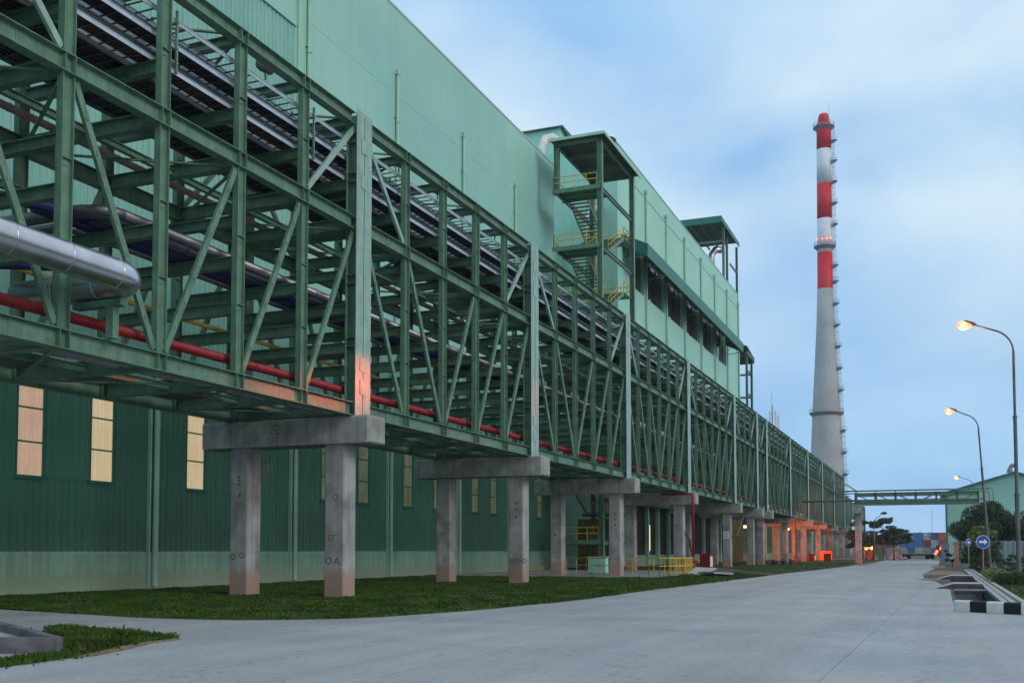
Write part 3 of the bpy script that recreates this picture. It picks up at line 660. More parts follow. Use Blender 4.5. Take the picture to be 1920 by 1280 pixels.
MB().box(WX - .3, WX + .10, 8, 85.4, 35.72, 35.86).build('roof_edge', 'pipe_lt', b1, loc0)
m_ = MB()
for z in (24.5, 30.2): m_.box(WX + .06, WX + .068, 45.4, 85.3, z, z + .035)
for y in (50.9, 60.9, 71, 80.8): m_.box(WX + .06, WX + .066, y, y + .02, 14.7, 35.7)
m_.build('panel_joint', 'pipe_lt', b1, loc0)
m_ = MB(); m_.box(WX - .12, WX + .09, 8, 85.3, 0, 1.52); m_.quad((WX + .09, 8, 1.52), (WX + .09, 85.3, 1.52), (WX, 85.3, 1.58), (WX, 8, 1.58)); bp(m_, 'plinth_wall', 'dado')
for w, c in wins:
    wr = MB().box(WX - .1, WX - .02, w - .6, w + .6, 4.36, 8.2).box(WX - .02, WX + .07, w - .66, w - .58, 4.3, 8.2).box(WX - .02, WX + .07, w + .58, w + .66, 4.3, 8.2).box(WX - .02, WX + .10, w - .7, w + .7, 4.26, 4.36).build('window_frame', 'steel_dk', b1, loc0)
    for k in range(3):
        p = MB(); ribbed(p, WX - .012, w - .58, w + .58, 4.40 + k * 1.27, 5.60 + k * 1.27, .2, .05); p.build('translucent_pane', 'win_' + c, wr, (0, 0, 0))
for y in (25.5, 35.3, 45.7, 55.9, 65.7, 75.0):
    m = MB(); m.tube([(WX + .16, y, .1), (WX + .16, y, 14.6)], .13, 10)
    for z in (1.7, 4.3, 6.9, 9.5): m.tube([(WX + .16, y, z), (WX + .16, y, z + .05)], .15, 10)
    m.box(WX + .02, WX + .2, y - .42, y - .34, .1, 8.2); m.build('downpipe', 'pipe_lt', b1, loc0)
for y, zt in ((46.5, 40), (56.4, 31.5), (66.2, 31.2), (76.0, 30.8)):
    m = MB(); m.tube([(WX + .18, y, 14.6), (WX + .18, y, min(zt, 35.6))], .11, 10)
    z = 16
    while z < zt - 1: m.tube([(WX + .18, y, z), (WX + .18, y, z + .05)], .15, 10); m.box(WX + .05, WX + .2, y - .2, y + .2, z + .3, z + .36); z += 3.1
    m.box(WX + .06, WX + .3, y - .17, y + .17, min(zt, 35.6) - .05, min(zt, 35.6) + .25); m.build('downpipe', 'pipe_lt', b1, loc0)
MB().box(WX + .06, WX + .2, 45.5, 45.8, 14.6, 35.7).build('corner_trim', 'pipe_lt', b1, loc0)

# second block
BX, BY0, BY1, BZ = -28.0, 94.4, 158.2, 40.6
b2 = thing('process_block', 'tall pale green block with a teal awning over dark windows, beyond the stair tower', 'building', (BX, BY0, 0))
l2 = (-BX, -BY0, 0)
m_ = MB(); m_.box(-60, BX - .5, BY0, BY1, 6.6, BZ - .02).box(-60, -29.72, BY0 + .02, BY1 - .02, 0, 6.59)                                   # core
m_.box(BX - .5, BX, BY0 - .01, BY1 + .01, 32.5, BZ); m_.box(BX - .5, BX, BY0 - .01, BY1 + .01, 6.6, 27.95); m_.box(BX - .5, BX, BY0 - .01, 98.5, 27.95, 32.5); m_.box(BX - .5, BX, 148.6, BY1 + .01, 27.95, 32.5)
m_.build('wall', 'wall2', b2, l2)
m_ = MB(); ribbed(m_, BX + .004, BY0 + 1, BY1 - 1, 32.9, 38.4, .42, .035); m_.build('ribbed_band', 'wall2', b2, l2)
m_ = MB(); m_.box(BX, BX + .07, BY0, BY1, 38.4, 38.5); m_.box(BX - .4, BX + .05, BY0 - .1, BY1 + .1, BZ, BZ + .14); m_.build('roof_edge', 'pipe_lt', b2, l2)
bays = [104.32, 113.0, 122.1, 131.3, 140.1, 148.9, 158.0]
for y in bays:
    m = MB(); X = BX + .17; m.tube([(X, y, 7), (X, y, 39.0)], .11, 8); m.box(BX, BX + .3, y - .2, y + .2, 38.9, 39.2)
    for z in range(9, 38, 4): m.tube([(X, y, z), (X, y, z + .06)], .15, 8)
    m.build('downpipe', 'pipe_lt', b2, l2)
for a, b in zip([98.5] + bays[:5], bays[:6]):
    a += .5; b -= .5 if b < 148 else .3
    fr = MB(); fr.box(BX - .45, BX - .38, a - .3, b + .3, 27.95, 32.5)
    w = fr.build('window', 'glass_dk', b2, l2)
    m = MB(); k = 3
    for q in range(1, k): y = a + (b - a) * q / k; m.box(BX - .38, BX - .28, y - .07, y + .07, 27.95, 32.5)
    m.box(BX - .38, BX - .05, a - .5, b + .5, 27.88, 28.02); m.build('mullion', 'roofsheet', w)
    v = MB(); yy = a + (b - a) * .28
    v.tube([(BX - .3, yy + .3 * q_, 28.12) for q_ in (-2, -1, 0, 1, 2)], [.03, .16, .22, .16, .03], 10); v.build('vent_cowl', 'white', w, smooth=True)
    if b < 150:
        pw = MB().box(BX - .42, BX - .002, b + .15, b + .85, 27.95, 32.5); pw.build('wall_pier', 'wall2', b2, l2)
aw = MB(); A0, A1 = 95.8, 148.0
aw.quad((BX, A0, 32.2), (BX + 2.5, A0, 30.95), (BX + 2.5, A1, 30.95), (BX, A1, 32.2)); aw.quad((BX, A0, 32.1), (BX, A1, 32.1), (BX + 2.5, A1, 30.85), (BX + 2.5, A0, 30.85))
awo = aw.build('awning_roof', 'roofsheet', b2, l2)
fa = MB().box(BX + 2.44, BX + 2.56, A0, A1, 29.75, 31.02); fa.quad((BX, A0 - .02, 32.2), (BX, A0 - .02, 31.0), (BX + 2.5, A0 - .02, 29.75), (BX + 2.5, A0 - .02, 31.0)); fa.quad((BX, A1 + .02, 32.2), (BX, A1 + .02, 30.9), (BX + 2.5, A1 + .02, 29.75), (BX + 2.5, A1 + .02, 31.0))
fa.build('fascia', 'steel_dk', awo)
sf = MB().quad((BX, A0, 30.1), (BX, A1, 30.1), (BX + 2.44, A1, 29.9), (BX + 2.44, A0, 29.9))
for y in bays[:-1] + [A0 + .3]:
    m = MB(); m.beam((BX, y, 31.9), (BX + 2.4, y, 30.7), .08, .08); m.beam((BX, y, 29.7), (BX + 2.4, y, 30.0), .08, .08); m.beam((BX, y, 29.7), (BX + .8, y, 31.4), .06, .06); m.beam((BX + .8, y, 31.4), (BX + 1.6, y, 29.9), .06, .06); m.beam((BX + 1.6, y, 29.9), (BX + 2.4, y, 30.7), .06, .06)
    m.build('awning_bracket', 'steel', awo)
# low storey: pilasters, dado, dark louvred bays
m_ = MB(); m_.box(-29.7, -29.5, BY0, BY1, 0, 1.15); m_.build('plinth_wall', 'dado', b2, l2)
MB().box(-29.9, BX, BY0, BY1, 6.3, 6.598).build('lintel', 'steel', b2, l2)
lv = MB(); ribbed(lv, -29.7, BY0, BY1, 1.15, 6.3, .5, .06); lv.build('dark_sheeting', 'interior', b2, l2)
for y in [95.4, 100, 104.3, 109.3, 113.8, 118.7, 125, 131.3, 138, 144, 149.3, 155]:
    MB().box(-29.5, -29.1, y - .25, y + .25, 0, 6.3).build('pilaster', 'wall2', b2, l2)
for y in (111.4, 120.7): MB().box(-29.6, -29.55, y - .06, y + .06, 1.6, 4.4).build('lit_gap', 'lamp_warm', b2, l2)
# set-back linking wall between hall and block, and roof penthouse
lk = thing('link_building', 'set-back pale green wall joining the hall and the tall block behind the stairs', 'building', (-33, 85.4, 0))
MB().box(-27, -.6, 0, 8.95, 0, 31).build('wall', 'wall', lk); MB().box(-.6, -.5, .1, 8.9, 0, 6).build('dark_opening', 'interior', lk)
ph = thing('roof_penthouse', 'pale green rooftop box with dark gutter peeping over the hall roof', 'building', (-34, 95, BZ))
MB().box(-14, 0, 0, 5.5, .12, 2.7).build('wall', 'wall2', ph); MB().box(-14.2, .35, -.35, 6, 2.7, 2.82).quad((.36, -.3, 2.72), (.36, 6, 2.72), (.36, 6, 1.9), (.36, 3, 1.9)).build('roof', 'roofsheet', ph)
# ducts on the roof and wall
d1 = MB(); d1.tube([(-30.2, 92.7, 24), (-30.2, 92.7, 33.2), (-30.15, 92.9, 33.9), (-29.9, 93.5, 34.3), (-29.8, 94.5, 34.3)], .45, 16)
for z in (26, 28, 30, 32): d1.tube([(-30.2, 92.7, z), (-30.2, 92.7, z + .05)], .48, 16)
tag(d1.build('wall_duct', 'silver', smooth=True), 'upright silver duct behind the outdoor stair tower', 'duct')
d2 = MB().tube([(-32.6, 86, 35.8), (-32.6, 86.2, 38.0), (-32.4, 86.6, 38.8), (-32.0, 87.2, 39.1), (-31.6, 87.6, 38.8), (-31.5, 87.8, 38.0)], [.35, .35, .4, .42, .45, .5], 14)
tag(d2.build('roof_vent_pipe', 'white', smooth=True), 'pale bent vent pipe on the roof edge left of the stair tower', 'duct')
t = thing('exhaust_outlet', 'dark round exhaust mouth with a yellow base above the stair tower roof', 'duct', (-29.3, 96.5, BZ))
MB().tube([(0, 0, .14), (0, 0, .3), (0, -.3, .6), (.2, -.7, .7)], [.4, .4, .46, .5], 16).build('outlet_pipe', 'yellow', t, smooth=True)
MB().tube([(.2, -.7, .7), (.35, -1.0, .78)], [.52, .56], 16).build('mouth_ring', 'cable_red', t)
# stair tower ---------------------------------------------------------
st = thing('stair_tower', 'open green steel stair tower with yellow handrails and ribbed canopy beside the hall', 'stairs', (-25.5, 81, 0))
TZ = 35.9
for x in (0, -3.8):
    for y in (0, 9.6):
        MB().ibeam((x, y, 31.4 if (x < 0 and y == 0) else 0), (x, y, TZ), .42, .42, (1, 0, 0), .03, .02).build('column', 'steel', st)
lv = [2.45, 7.35, 12.25, 17.1, 22.0, 26.9, 31.8]
m_ = MB()
for z in lv:
    for x in (0, -3.8): m_.ibeam((x, .2, z - .2), (x, 9.4, z - .2), .2, .34)
for z in (TZ - .2,):
    for x in (0, -3.8): m_.ibeam((x, -.3, z), (x, 9.9, z), .2, .36)
    for y in (0, 3.2, 6.4, 9.6): m_.ibeam((-3.9, y, z + .02), (.1, y, z + .02), .16, .3)
m_.build('side_beams', 'steel', st)
def rail(m_, pts, h=1.05, post=1.0, r=.04):
    pts = [Vector(p) for p in pts]
    for a, b in zip(pts[:-1], pts[1:]):
        for hh in (h, h * .55): m_.tube([a + Vector((0, 0, hh)), b + Vector((0, 0, hh))], r, 5)
        n = max(1, round((b - a).length / post))
        for k in range(n + 1): p = a.lerp(b, k / n); m_.tube([p, p + Vector((0, 0, h))], r, 5)
for z in lv:
    l = MB().box(-4.1, .0, -.2, 2.3, z - .06, z).box(-4.15, .05, -.26, -.2, z - .32, z + .04).box(-4.15, .05, 2.3, 2.36, z - .3, z).box(-3.9, 0, 1, 1.1, z - .25, z - .06); o = l.build('landing', 'steel', st)
    r_ = MB(); rail(r_, [(-4.05, 2.2, z), (-4.05, -.15, z), (-.25, -.15, z)]); r_.build('handrail', 'yellow', o)
    zm = z - 2.45
    if zm < 1: continue
    l = MB().box(-4.0, 0, 7.0, 9.4, zm - .06, zm).box(-4, 0, 6.94, 7.0, zm - .28, zm); o = l.build('landing', 'steel', st)
    r_ = MB(); rail(r_, [(-.1, 7.1, zm), (-.1, 9.4, zm), (-3.9, 9.4, zm)]); r_.build('handrail', 'yellow', o)
    for x0, za, zb, ya, yb in ((-3.55, z, zm, 2.3, 7.0), (-1.7, z - 4.9, zm, 2.3, 7.0)):
        if za < 0: za = 0
        f_ = MB()
        for sx in (0, 1.65): f_.beam((x0 + sx, ya, za - .08), (x0 + sx, yb, zb - .08), .05, .3)
        n = 12
        for q in range(n): y = ya + (yb - ya) * (q + .5) / n; zz = za + (zb - za) * (q + .5) / n; f_.box(x0 + .02, x0 + 1.63, y - .16, y + .15, zz - .02, zz + .02)
        o = f_.build('stair_flight', 'steel', st)
        r_ = MB()
        for sx in (0, 1.65):
            for hh in (.95, .5): r_.tube([(x0 + sx, ya, za + hh), (x0 + sx, yb, zb + hh)], .026, 5)
            for q in range(0, 6): r_.tube([(x0 + sx, ya + (yb - ya) * q / 5, za + (zb - za) * q / 5), (x0 + sx, ya + (yb - ya) * q / 5, za + (zb - za) * q / 5 + .95)], .022, 5)
        r_.build('handrail', 'yellow', o)
m_ = MB(); b_ = len(m_.v)
n = 22
for k in range(n * 4 + 1):
    x = -4.3 + 4.9 * k / (n * 4); d = [0, 0, .05, .05][k % 4]
    m_.v += [(x, -.6, TZ + .02 + d - x * .02), (x, 10.3, TZ + .02 + d - x * .02)]
for k in range(n * 4): m_.f.append((2*k, 2*k+2, 2*k+3, 2*k+1))
m_.build('canopy', 'roofsheet', st)
MB().box(-4.35, .62, -.68, -.62, TZ - .08, TZ + .16).box(.62, .68, -.62, 10.3, TZ - .2, TZ + .06).build('canopy_edge', 'pipe_lt', st)
# roof shelters at the far end ----------------------------------------
sh = thing('roof_shelter', 'dark canopy on tall posts rising behind the right end of the block roof', 'canopy', (-30, 155.4, 0))
m_ = MB(); n = 24
for k in range(n * 4 + 1):
    x = -7.5 + 7.8 * k / (n * 4); d = [0, 0, .09, .09][k % 4]; zz = 52.05 + d
    m_.v += [(x, -.4, zz), (x, 14.8, zz)]
for k in range(n * 4): m_.f.append((2*k, 2*k+2, 2*k+3, 2*k+1))
m_.build('roof', 'roofsheet', sh)
m_ = MB().box(.22, .3, -.4, 14.8, 51.35, 52.1).box(-7.5, .22, -.46, -.4, 51.1, 52.08); m_.build('fascia', 'steel_dk', sh)
for x, y in ((-.1, 3), (-.6, 8.5), (-.1, 14.3), (-6.5, 3), (-6.5, 14.3)): MB().ibeam((x, y, 0 if y > 5 else 40.7), (x, y, 51.3), .35, .35, (1, 0, 0), .05, .05).build('post', 'steel', sh)
m_ = MB()
for z in (43.5, 47): m_.beam((-.1, 8.5, z), (-.1, 14.3, z), .2, .25)
for x in (-1.5, -3, -4.5, -6): m_.beam((x, 0, 51.4), (x, 14.3, 51.4), .12, .4)
m_.beam((-6.5, 3, 49.2), (0, 3, 49.2), .2, .3).build('beams', 'steel', sh)
m_ = MB().tube([(-2.6, 6, 40.7), (-2.6, 6, 48), (-2.0, 6.5, 49), (-1.2, 7, 49)], .55, 14).tube([(-4.5, 5, 40.7), (-4.5, 5, 45), (-4.2, 4.6, 46.2), (-3.5, 4.2, 46.5)], .4, 12)
tag(m_.build('roof_duct', 'silver', loc=(-30, 155.4, 0), smooth=True), 'grey ducts under the far roof shelter', 'duct')
s2 = thing('end_stair_frame', 'small frame tower with sloping dark roof at the far end of the block', 'stairs', (-27, 158.6, 0))
MB().quad((.3, 0, 32.7), (.3, 6.4, 31.9), (-4, 6.4, 33.4), (-4, 0, 34.2)).box(.25, .34, 0, 6.4, 31.3, 32.0).quad((.3, 6.42, 31.9), (.3, 6.42, 31.0), (-4, 6.42, 31.0), (-4, 6.42, 33.4)).build('roof', 'roofsheet', s2)
for x, y in ((0, 5.6), (-3.4, 5.6), (0, 1.2)): MB().ibeam((x, y, 0), (x, y, 32), .34, .34, (1, 0, 0), .04, .04).build('post', 'steel', s2)
m_ = MB()
for z in np.arange(4, 31, 3.6): m_.ibeam((-3.4, 5.6, z), (0, 5.6, z), .15, .3); m_.ibeam((0, 1.2, z), (0, 5.6, z), .15, .3)
m_.build('beams', 'steel', s2)
# low dark shed past the block, closes the view under the rack
t = thing('low_shed', 'low dark shed with green pilasters behind the far half of the rack', 'building', (-29, 166, 0))
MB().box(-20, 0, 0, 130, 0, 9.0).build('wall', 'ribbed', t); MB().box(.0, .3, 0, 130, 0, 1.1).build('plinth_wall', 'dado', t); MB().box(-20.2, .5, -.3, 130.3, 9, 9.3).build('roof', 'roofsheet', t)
for y in range(4, 130, 9): MB().box(.0, .38, y, y + .5, 0, 9).build('pilaster', 'wall2', t)

# ------------------------------------------------------------------ things at ground level near the stairs
def railing(pts, lab, post=1.1):
    m = MB(); rail(m, pts, 1.12, post, .03)
    tag(m.build('safety_railing', 'yellow'), lab, 'railing', 'yellow safety railings at the foot of the stairs')
railing([(-25.0, 69.0, 0), (-22.2, 67.0, 0), (-17.6, 65.9, 0), (-16.5, 64.5, 0), (-16.35, 70.5, 0)], 'long yellow pipe railing in front of the stair foot, passing behind the third pier')
railing([(-16.1, 65.2, 0), (-15.35, 66.2, 0), (-15.9, 71.5, 0), (-16.1, 65.2, 0)], 'short yellow pipe railing standing free to the right of the longer one', .7)
t = thing('control_cabinet', 'small pale green cabinet behind the yellow railing at the stair foot', 'cabinet', (-21.95, 68.9, 0))
MB().box(-.62, .62, -.35, .35, .1, 1.15).build('body', 'wall2', t); MB().box(-.68, .68, -.4, .4, 1.15, 1.2).build('lid', 'pipe_lt', t); MB().box(-.6, -.5, -.3, .3, 0, .1).box(.5, .6, -.3, .3, 0, .1).build('feet', 'grey_pipe', t); MB().box(.1, .14, -.38, -.35, .5, .7).build('handle', 'black', t)
t = thing('yellow_container', 'ochre yellow sheet box standing behind the stair tower foot', 'container', (-27.4, 86, 0))
m_ = MB(); ribbed(m_, -1.3, -1.4, 1.4, .1, 4.3, .3, .04, 'x'); m_.box(-1.4, 1.4, -1.25, 1.3, .1, 4.3); m_.build('body', 'ochre', t); MB().box(-1.45, 1.45, -1.36, -1.3, 2.1, 2.2).build('band', 'roofsheet', t)
def riser(x, y, lab, ztop=6.1):
    t = thing('hydrant_riser', lab, 'hydrant pipe', (x, y, 0), group='red riser pipes down the pier fronts')
    MB().tube([(0, 0, .3), (0, 0, ztop - .25), (-.08, 0, ztop - .06), (-.3, 0, ztop), (-2.6, 0, ztop)], .085, 10).build('pipe', 'red', t, smooth=True)
    MB().tube([(0, -.02, .1), (0, -.02, .55)], .16, 10).tube([(-.3, 0, .75), (.3, 0, .75)], .07, 8).tube([(-.34, 0, .75), (-.3, 0, .75)], .12, 10).tube([(.3, 0, .75), (.34, 0, .75)], .12, 10).build('valve', 'red', t)
    MB().tube([(.0, -.18, 1.55), (0, -.14, 1.55)], .16, 12).tube([(0, -.14, 1.55), (0, 0, 1.55)], .03, 6).build('handwheel', 'red', t)
riser(-18.05, 81.3, 'red riser pipe with valve beside the fourth pier'); riser(-17.8, 142.0, 'thin distant red riser pipe beside the eighth pier'); riser(-17.8, 183, 'farther red riser pipe beside the tenth pier')
def hosebox(x, y, lab, w=.8, h=1.15):
    t = thing('hose_cabinet', lab, 'fire cabinet', (x, y, 0), R(-18), group='red fire hose cabinets')
    MB().box(-w/2, w/2, -.22, .22, .12, h).build('body', 'red', t); MB().box(-w/2 + .06, w/2 - .06, -.235, -.22, .2, h - .08).build('door', 'red', t); MB().box(-w/2 - .03, w/2 + .03, -.25, .25, h, h + .04).build('top', 'red', t)
    MB().box(-w/2, -w/2 + .08, -.2, .2, 0, .12).box(w/2 - .08, w/2, -.2, .2, 0, .12).build('feet', 'black', t); MB().box(w/2, w/2 + .01, -.2, .2, .3, h - .2).build('side_panel', 'white', t)
hosebox(-17.6, 83.9, 'red fire hose cabinet on legs on the grass after the fourth pier', .95, 1.35); hosebox(-16.6, 150, 'red cabinet beside the distant dark bin'); 
t = thing('dark_bin', 'dark grey wheeled bin standing by the distant red cabinet', 'bin', (-14.6, 150, 0)); MB().box(-.45, .45, -.4, .4, .15, 1.15).build('body', 'black', t); MB().box(-.5, .5, -.46, .44, 1.15, 1.24).build('lid', 'dark_conc', t)
for sx in (-.35, .35): MB().tube([(sx - .04, .3, .12), (sx + .04, .3, .12)], .12, 10).build('wheel', 'rubber', t)
t = thing('orange_barrier', 'orange red box barrier glowing at the foot of a far pier', 'barrier', (-17.3, 176, 0)); MB().box(-.9, .9, -.3, .3, .1, 1.5).build('panel', 'orange_machine', t); MB().box(-.8, -.65, -.35, .35, 0, .1).box(.65, .8, -.35, .35, 0, .1).build('feet', 'black', t); MB().box(-.93, .93, -.33, .33, 1.5, 1.56).build('top_rail', 'orange_machine', t)
# debris slabs
for i, (x, y, rx, ry, w, d, lab) in enumerate([(-14.9, 69.5, .16, .04, 1.5, 3.0, 'broken pale concrete slab tilted on the grass edge, left of the darker rubble'), (-13.2, 66.5, -.03, .06, 1.6, 3.4, 'flat pale concrete slab at the right of the rubble on the grass'), (-13.9, 70.8, .05, -.09, 1.7, 3.2, 'dark slab lying on top of the rubble by the road')]):
    m = MB().box(-w/2, w/2, -d/2, d/2, 0, .13); m.v[5] = (w/2 - .3, -d/2 + .2, .13); m.v[1] = (w/2 - .32, -d/2 + .2, 0)
    o = m.build('broken_slab', 'dark_conc' if i == 2 else 'concrete_lt', loc=(x, y, .09 + (.12 if i == 2 else 0))); o.rotation_euler = (rx, ry, .5 * i); tag(o, lab, 'concrete slab', 'broken slabs on the verge')
rub = MB()
for _ in range(90):
    x, y = random.uniform(-15.8, -12.5), random.uniform(66, 73); s = random.uniform(.04, .16); rub.box(x, x + s * 1.6, y, y + s, 0, s * .9)
tag(rub.build('rubble', 'dark_conc'), 'scattered dark rubble around the broken slabs', 'rubble', kind='stuff')
for i, (x, y) in enumerate([(-16.9, 118.5), (-16.2, 119.5), (-17.5, 120.4), (-15.6, 120.8)]):
    o = MB().tube([(0, 0, 0), (0, 0, .5)], [.28, .3], 12).tube([(0, 0, .5), (0, 0, .53)], .33, 12).tube([(0, 0, .25), (0, 0, .28)], .31, 12).build('small_drum', 'dark_conc', loc=(x, y, 0)); tag(o, f'{ORD[i]} small dark drum from the left, in the row between distant piers', 'drum', 'small drums between far piers')
o = MB().tube([(0, 0, 0), (0, 0, .35)], .04, 6).tube([(-.25, 0, .33), (.25, 0, .33)], .05, 6).tube([(-.25, 0, .2), (-.25, 0, .35)], .05, 6).tube([(.25, 0, .2), (.25, 0, .35)], .05, 6).build('standpipe', 'yellow', loc=(-28.6, 75, 0)); tag(o, 'tiny yellow standpipe in the grass at the foot of the hall wall', 'tap')
# notice on the fifth pier and on the far truss
t = thing('notice_board', 'small white notice fixed to the front column of the fifth pier', 'notice', (-19.4, 102.5 - .43, 2.75)); MB().box(-.3, .3, -.02, .02, 0, .75).build('panel', 'sign_white', t)
m_ = MB(); [m_.box(-.2, .2 - .06 * (q % 2), -.024, -.02, .12 + q * .14, .16 + q * .14) for q in range(4)]; m_.build('print_lines', 'scrawl', t)
t = thing('notice_board', 'white notice hanging on the far lower truss beside the footbridge pier', 'notice', (RXF + .3, 246.5, 6.4)); MB().box(0, .05, -2.2, 2.2, 0, 2.2).build('panel', 'sign_white', t)
# steel props leaning between piers
t = tag(MB().beam((-22.0, 113.0, .2), (-20.4, 113.2, 3.3), .2, .2).beam((-20.4, 113.2, 3.3), (-19.8, 113.6, 5.2), .12, .12).build('leaning_prop', 'steel'), 'bent steel prop leaning between the sixth and seventh piers', 'prop')
tag(MB().tube([(-22.5, 98.2, 3.4), (-22.1, 98, 2.6), (-21.6, 97.8, .1)], .14, 8).build('leaning_pipe', 'roofsheet'), 'dark pipe slanting to the ground left of the fifth pier', 'pipe')

# ------------------------------------------------------------------ chimney
CH = (-30.3, 312.3)
prof = [(0, 5.35), (23, 4.72), (41, 3.95), (55, 3.15), (66, 2.6), (77, 2.2), (87.3, 2.17), (97.3, 2.13), (107.6, 2.1), (117.7, 2.07), (124.6, 2.05), (126.6, 2.0)]
chm = thing('tall_chimney', 'very tall concrete chimney with red and white bands in its upper part', 'chimney', (CH[0], CH[1], 0)); chm.rotation_euler = (0, R(.35), 0); chm.scale = (1, 1, 1.012)
def rad(z):
    for (a, ra), (b, rb) in zip(prof[:-1], prof[1:]):
        if a <= z <= b: return ra + (rb - ra) * (z - a) / (b - a)
    return prof[-1][1]
def drum(z0, z1, m, nm):
    zs = [z0] + [z for z, _ in prof if z0 < z < z1] + [z1]
    o = MB().tube([(0, 0, z) for z in zs], [rad(z) for z in zs], 40, caps=True).build(nm, m, chm, smooth=True)
    for p in o.data.polygons: p.use_smooth = len(p.vertices) == 4
drum(0, 76.8, 'chim_grey', 'shaft')
for a, b, m in ((76.8, 87.3, 'chim_red'), (87.3, 97.3, 'chim_white'), (97.3, 107.6, 'chim_red'), (107.6, 117.7, 'chim_white'), (117.7, 125.4, 'chim_red')): drum(a, b, m, 'painted_band')
MB().tube([(0, 0, 125.4), (0, 0, 127.4), (0, 0, 128.2)], [1.75, 1.55, 1.25], 32).build('cap', 'chim_red', chm, smooth=True)
for z, w in ((124.4, 1.0), (89.3, .95), (41.0, .9)):
    r0 = rad(z); m = MB().tube([(0, 0, z - .22), (0, 0, z)], r0 + w, 32); m.tube([(0, 0, z - 1.0), (0, 0, z - .22)], [r0 + .1, r0 + w * .8], 32)
    pf = m.build('platform', 'grey_pipe', chm); r_ = MB(); n = 28
    for k in range(n):
        t0, t1 = 2*math.pi*k/n, 2*math.pi*(k+1)/n; ra = r0 + w - .05
        for hh in (.6, 1.15): r_.beam((ra*math.cos(t0), ra*math.sin(t0), z + hh), (ra*math.cos(t1), ra*math.sin(t1), z + hh), .05, .06)
        r_.box(ra*math.cos(t0) - .03, ra*math.cos(t0) + .03, ra*math.sin(t0) - .03, ra*math.sin(t0) + .03, z, z + 1.15)
    r_.build('guard_rail', 'pole_lt', pf)
la = R(-12); m = MB()
def lp(z, off=0, side=0): r = rad(min(z, 126)) + .35 + off; return Vector((r*math.cos(la) - side*math.sin(la), r*math.sin(la) + side*math.cos(la), z))
z = 8
while z < 124: 
    m.beam(lp(z, 0, -.25), lp(z, 0, .25), .05, .05)
    for s_ in (-.25, .25): m.beam(lp(z, 0, s_), lp(z + 1.0, 0, s_), .06, .06)
    if int(z) % 2 == 0:
        for (a, b) in (((0, -.4), (.5, -.4)), ((.5, -.4), (.75, 0)), ((.75, 0), (.5, .4)), ((.5, .4), (0, .4))): m.beam(lp(z, *a), lp(z, *b), .05, .07)
        for (a) in ((.5, -.4), (.75, 0), (.5, .4)): m.beam(lp(z, *a), lp(z + 2, *a), .04, .04)
    z += 1
m.build('caged_ladder', 'pole_lt', chm)
for z in [17, 23.4, 29.6, 35.8, 47.4, 53.7, 60, 66.2, 72.4, 78.8, 83.4, 95.4, 101.6, 107.9, 114, 119.9]:
    r = rad(z) + .9; cx, cy = r*math.cos(la), r*math.sin(la)
    m = MB().tube([(cx, cy, z - .14), (cx, cy, z)], [.75, .95], 12); m.tube([(cx - .9, cy, z - .9), (cx, cy, z - .1)], [.15, .6], 8)
    for k in range(12):
        t0, t1 = 2*math.pi*k/12, 2*math.pi*(k+1)/12
        for hh in (.55, 1.0): m.beam((cx + .9*math.cos(t0), cy + .9*math.sin(t0), z + hh), (cx + .9*math.cos(t1), cy + .9*math.sin(t1), z + hh), .04, .06)
    m.build('rest_platform', 'pole_lt', chm)
for k in (-1.9, -.4, .9, 2.0): MB().tube([(k, -3.05, 90.6), (k, -3.05, 91.0)], .16, 8).build('warning_light', 'lamp_red', chm)
MB().tube([(1.6, -1, 125), (1.6, -1, 131)], .05, 5).build('lightning_rod', 'pole_lt', chm)
# antennas peeping above the rack
t = thing('radio_mast', 'pair of pale antenna panels on a thin mast above the rack near the chimney', 'mast', (-44.3, 304.5, 0)); MB().tube([(0, 0, 0), (0, 0, 43.5)], .18, 8).tube([(-.1, 0, 40), (-.1, 0, 47)], .07, 6).build('mast', 'pole_lt', t)
for x in (-.7, .9, 1.7): MB().box(x - .22, x + .22, -.3, .3, 36.5 if x < 1 else 35.5, 41.8 if x < 1 else 40.5).build('antenna_panel', 'white', t)
MB().box(-2.6, -1.4, -.3, .3, 36.2, 37.0).build('red_box', 'orange_machine', t)

# ------------------------------------------------------------------ footbridge with pipes
fb = thing('pipe_bridge', 'green truss pipe bridge spanning the road with a handrail on top', 'bridge', (0, 136.7, 0))
x0, x1 = -9.75, 4.2
for y in (-.8, .8):
    MB().ibeam((x0, y, 7.46), (x1, y, 7.46), .22, .42).build('bottom_chord', 'steel', fb); MB().ibeam((x0, y, 8.55), (x1, y, 8.55), .22, .40).build('top_chord', 'steel', fb)
    for k in range(7):
        x = x0 + (x1 - x0) * k / 6; MB().ibeam((x, y, 7.3 if k in (0, 6) else 7.67), (x, y, 8.75 if k not in (0, 6) else 8.8), .2, .22, (1, 0, 0)).build('vertical', 'steel', fb)
    for k in range(6):
        xa, xb_ = x0 + (x1 - x0) * k / 6, x0 + (x1 - x0) * (k + 1) / 6
        a, b = ((xa + .25, y, 8.5), (xb_ - .5, y, 7.7)) if k < 3 else ((xa + .5, y, 7.7), (xb_ - .25, y, 8.5))
        MB().beam(a, b, .07, .09).build('diagonal', 'steel', fb)
m = MB()
for y in (-.9, .9): m.tube([(x0 - 2, y, 9.05), (x1 + 1.2, y, 9.05)], .035, 6); [m.tube([(x0 + (x1 - x0) * k / 6, y, 8.7), (x0 + (x1 - x0) * k / 6, y, 9.05)], .035, 6) for k in range(7)]
m.build('handrail', 'steel', fb); m = MB()
for k in range(7): m.beam((x0 + (x1 - x0) * k / 6, -.8, 7.45), (x0 + (x1 - x0) * k / 6, .8, 7.45), .15, .2)
m.build('cross_beams', 'steel', fb)
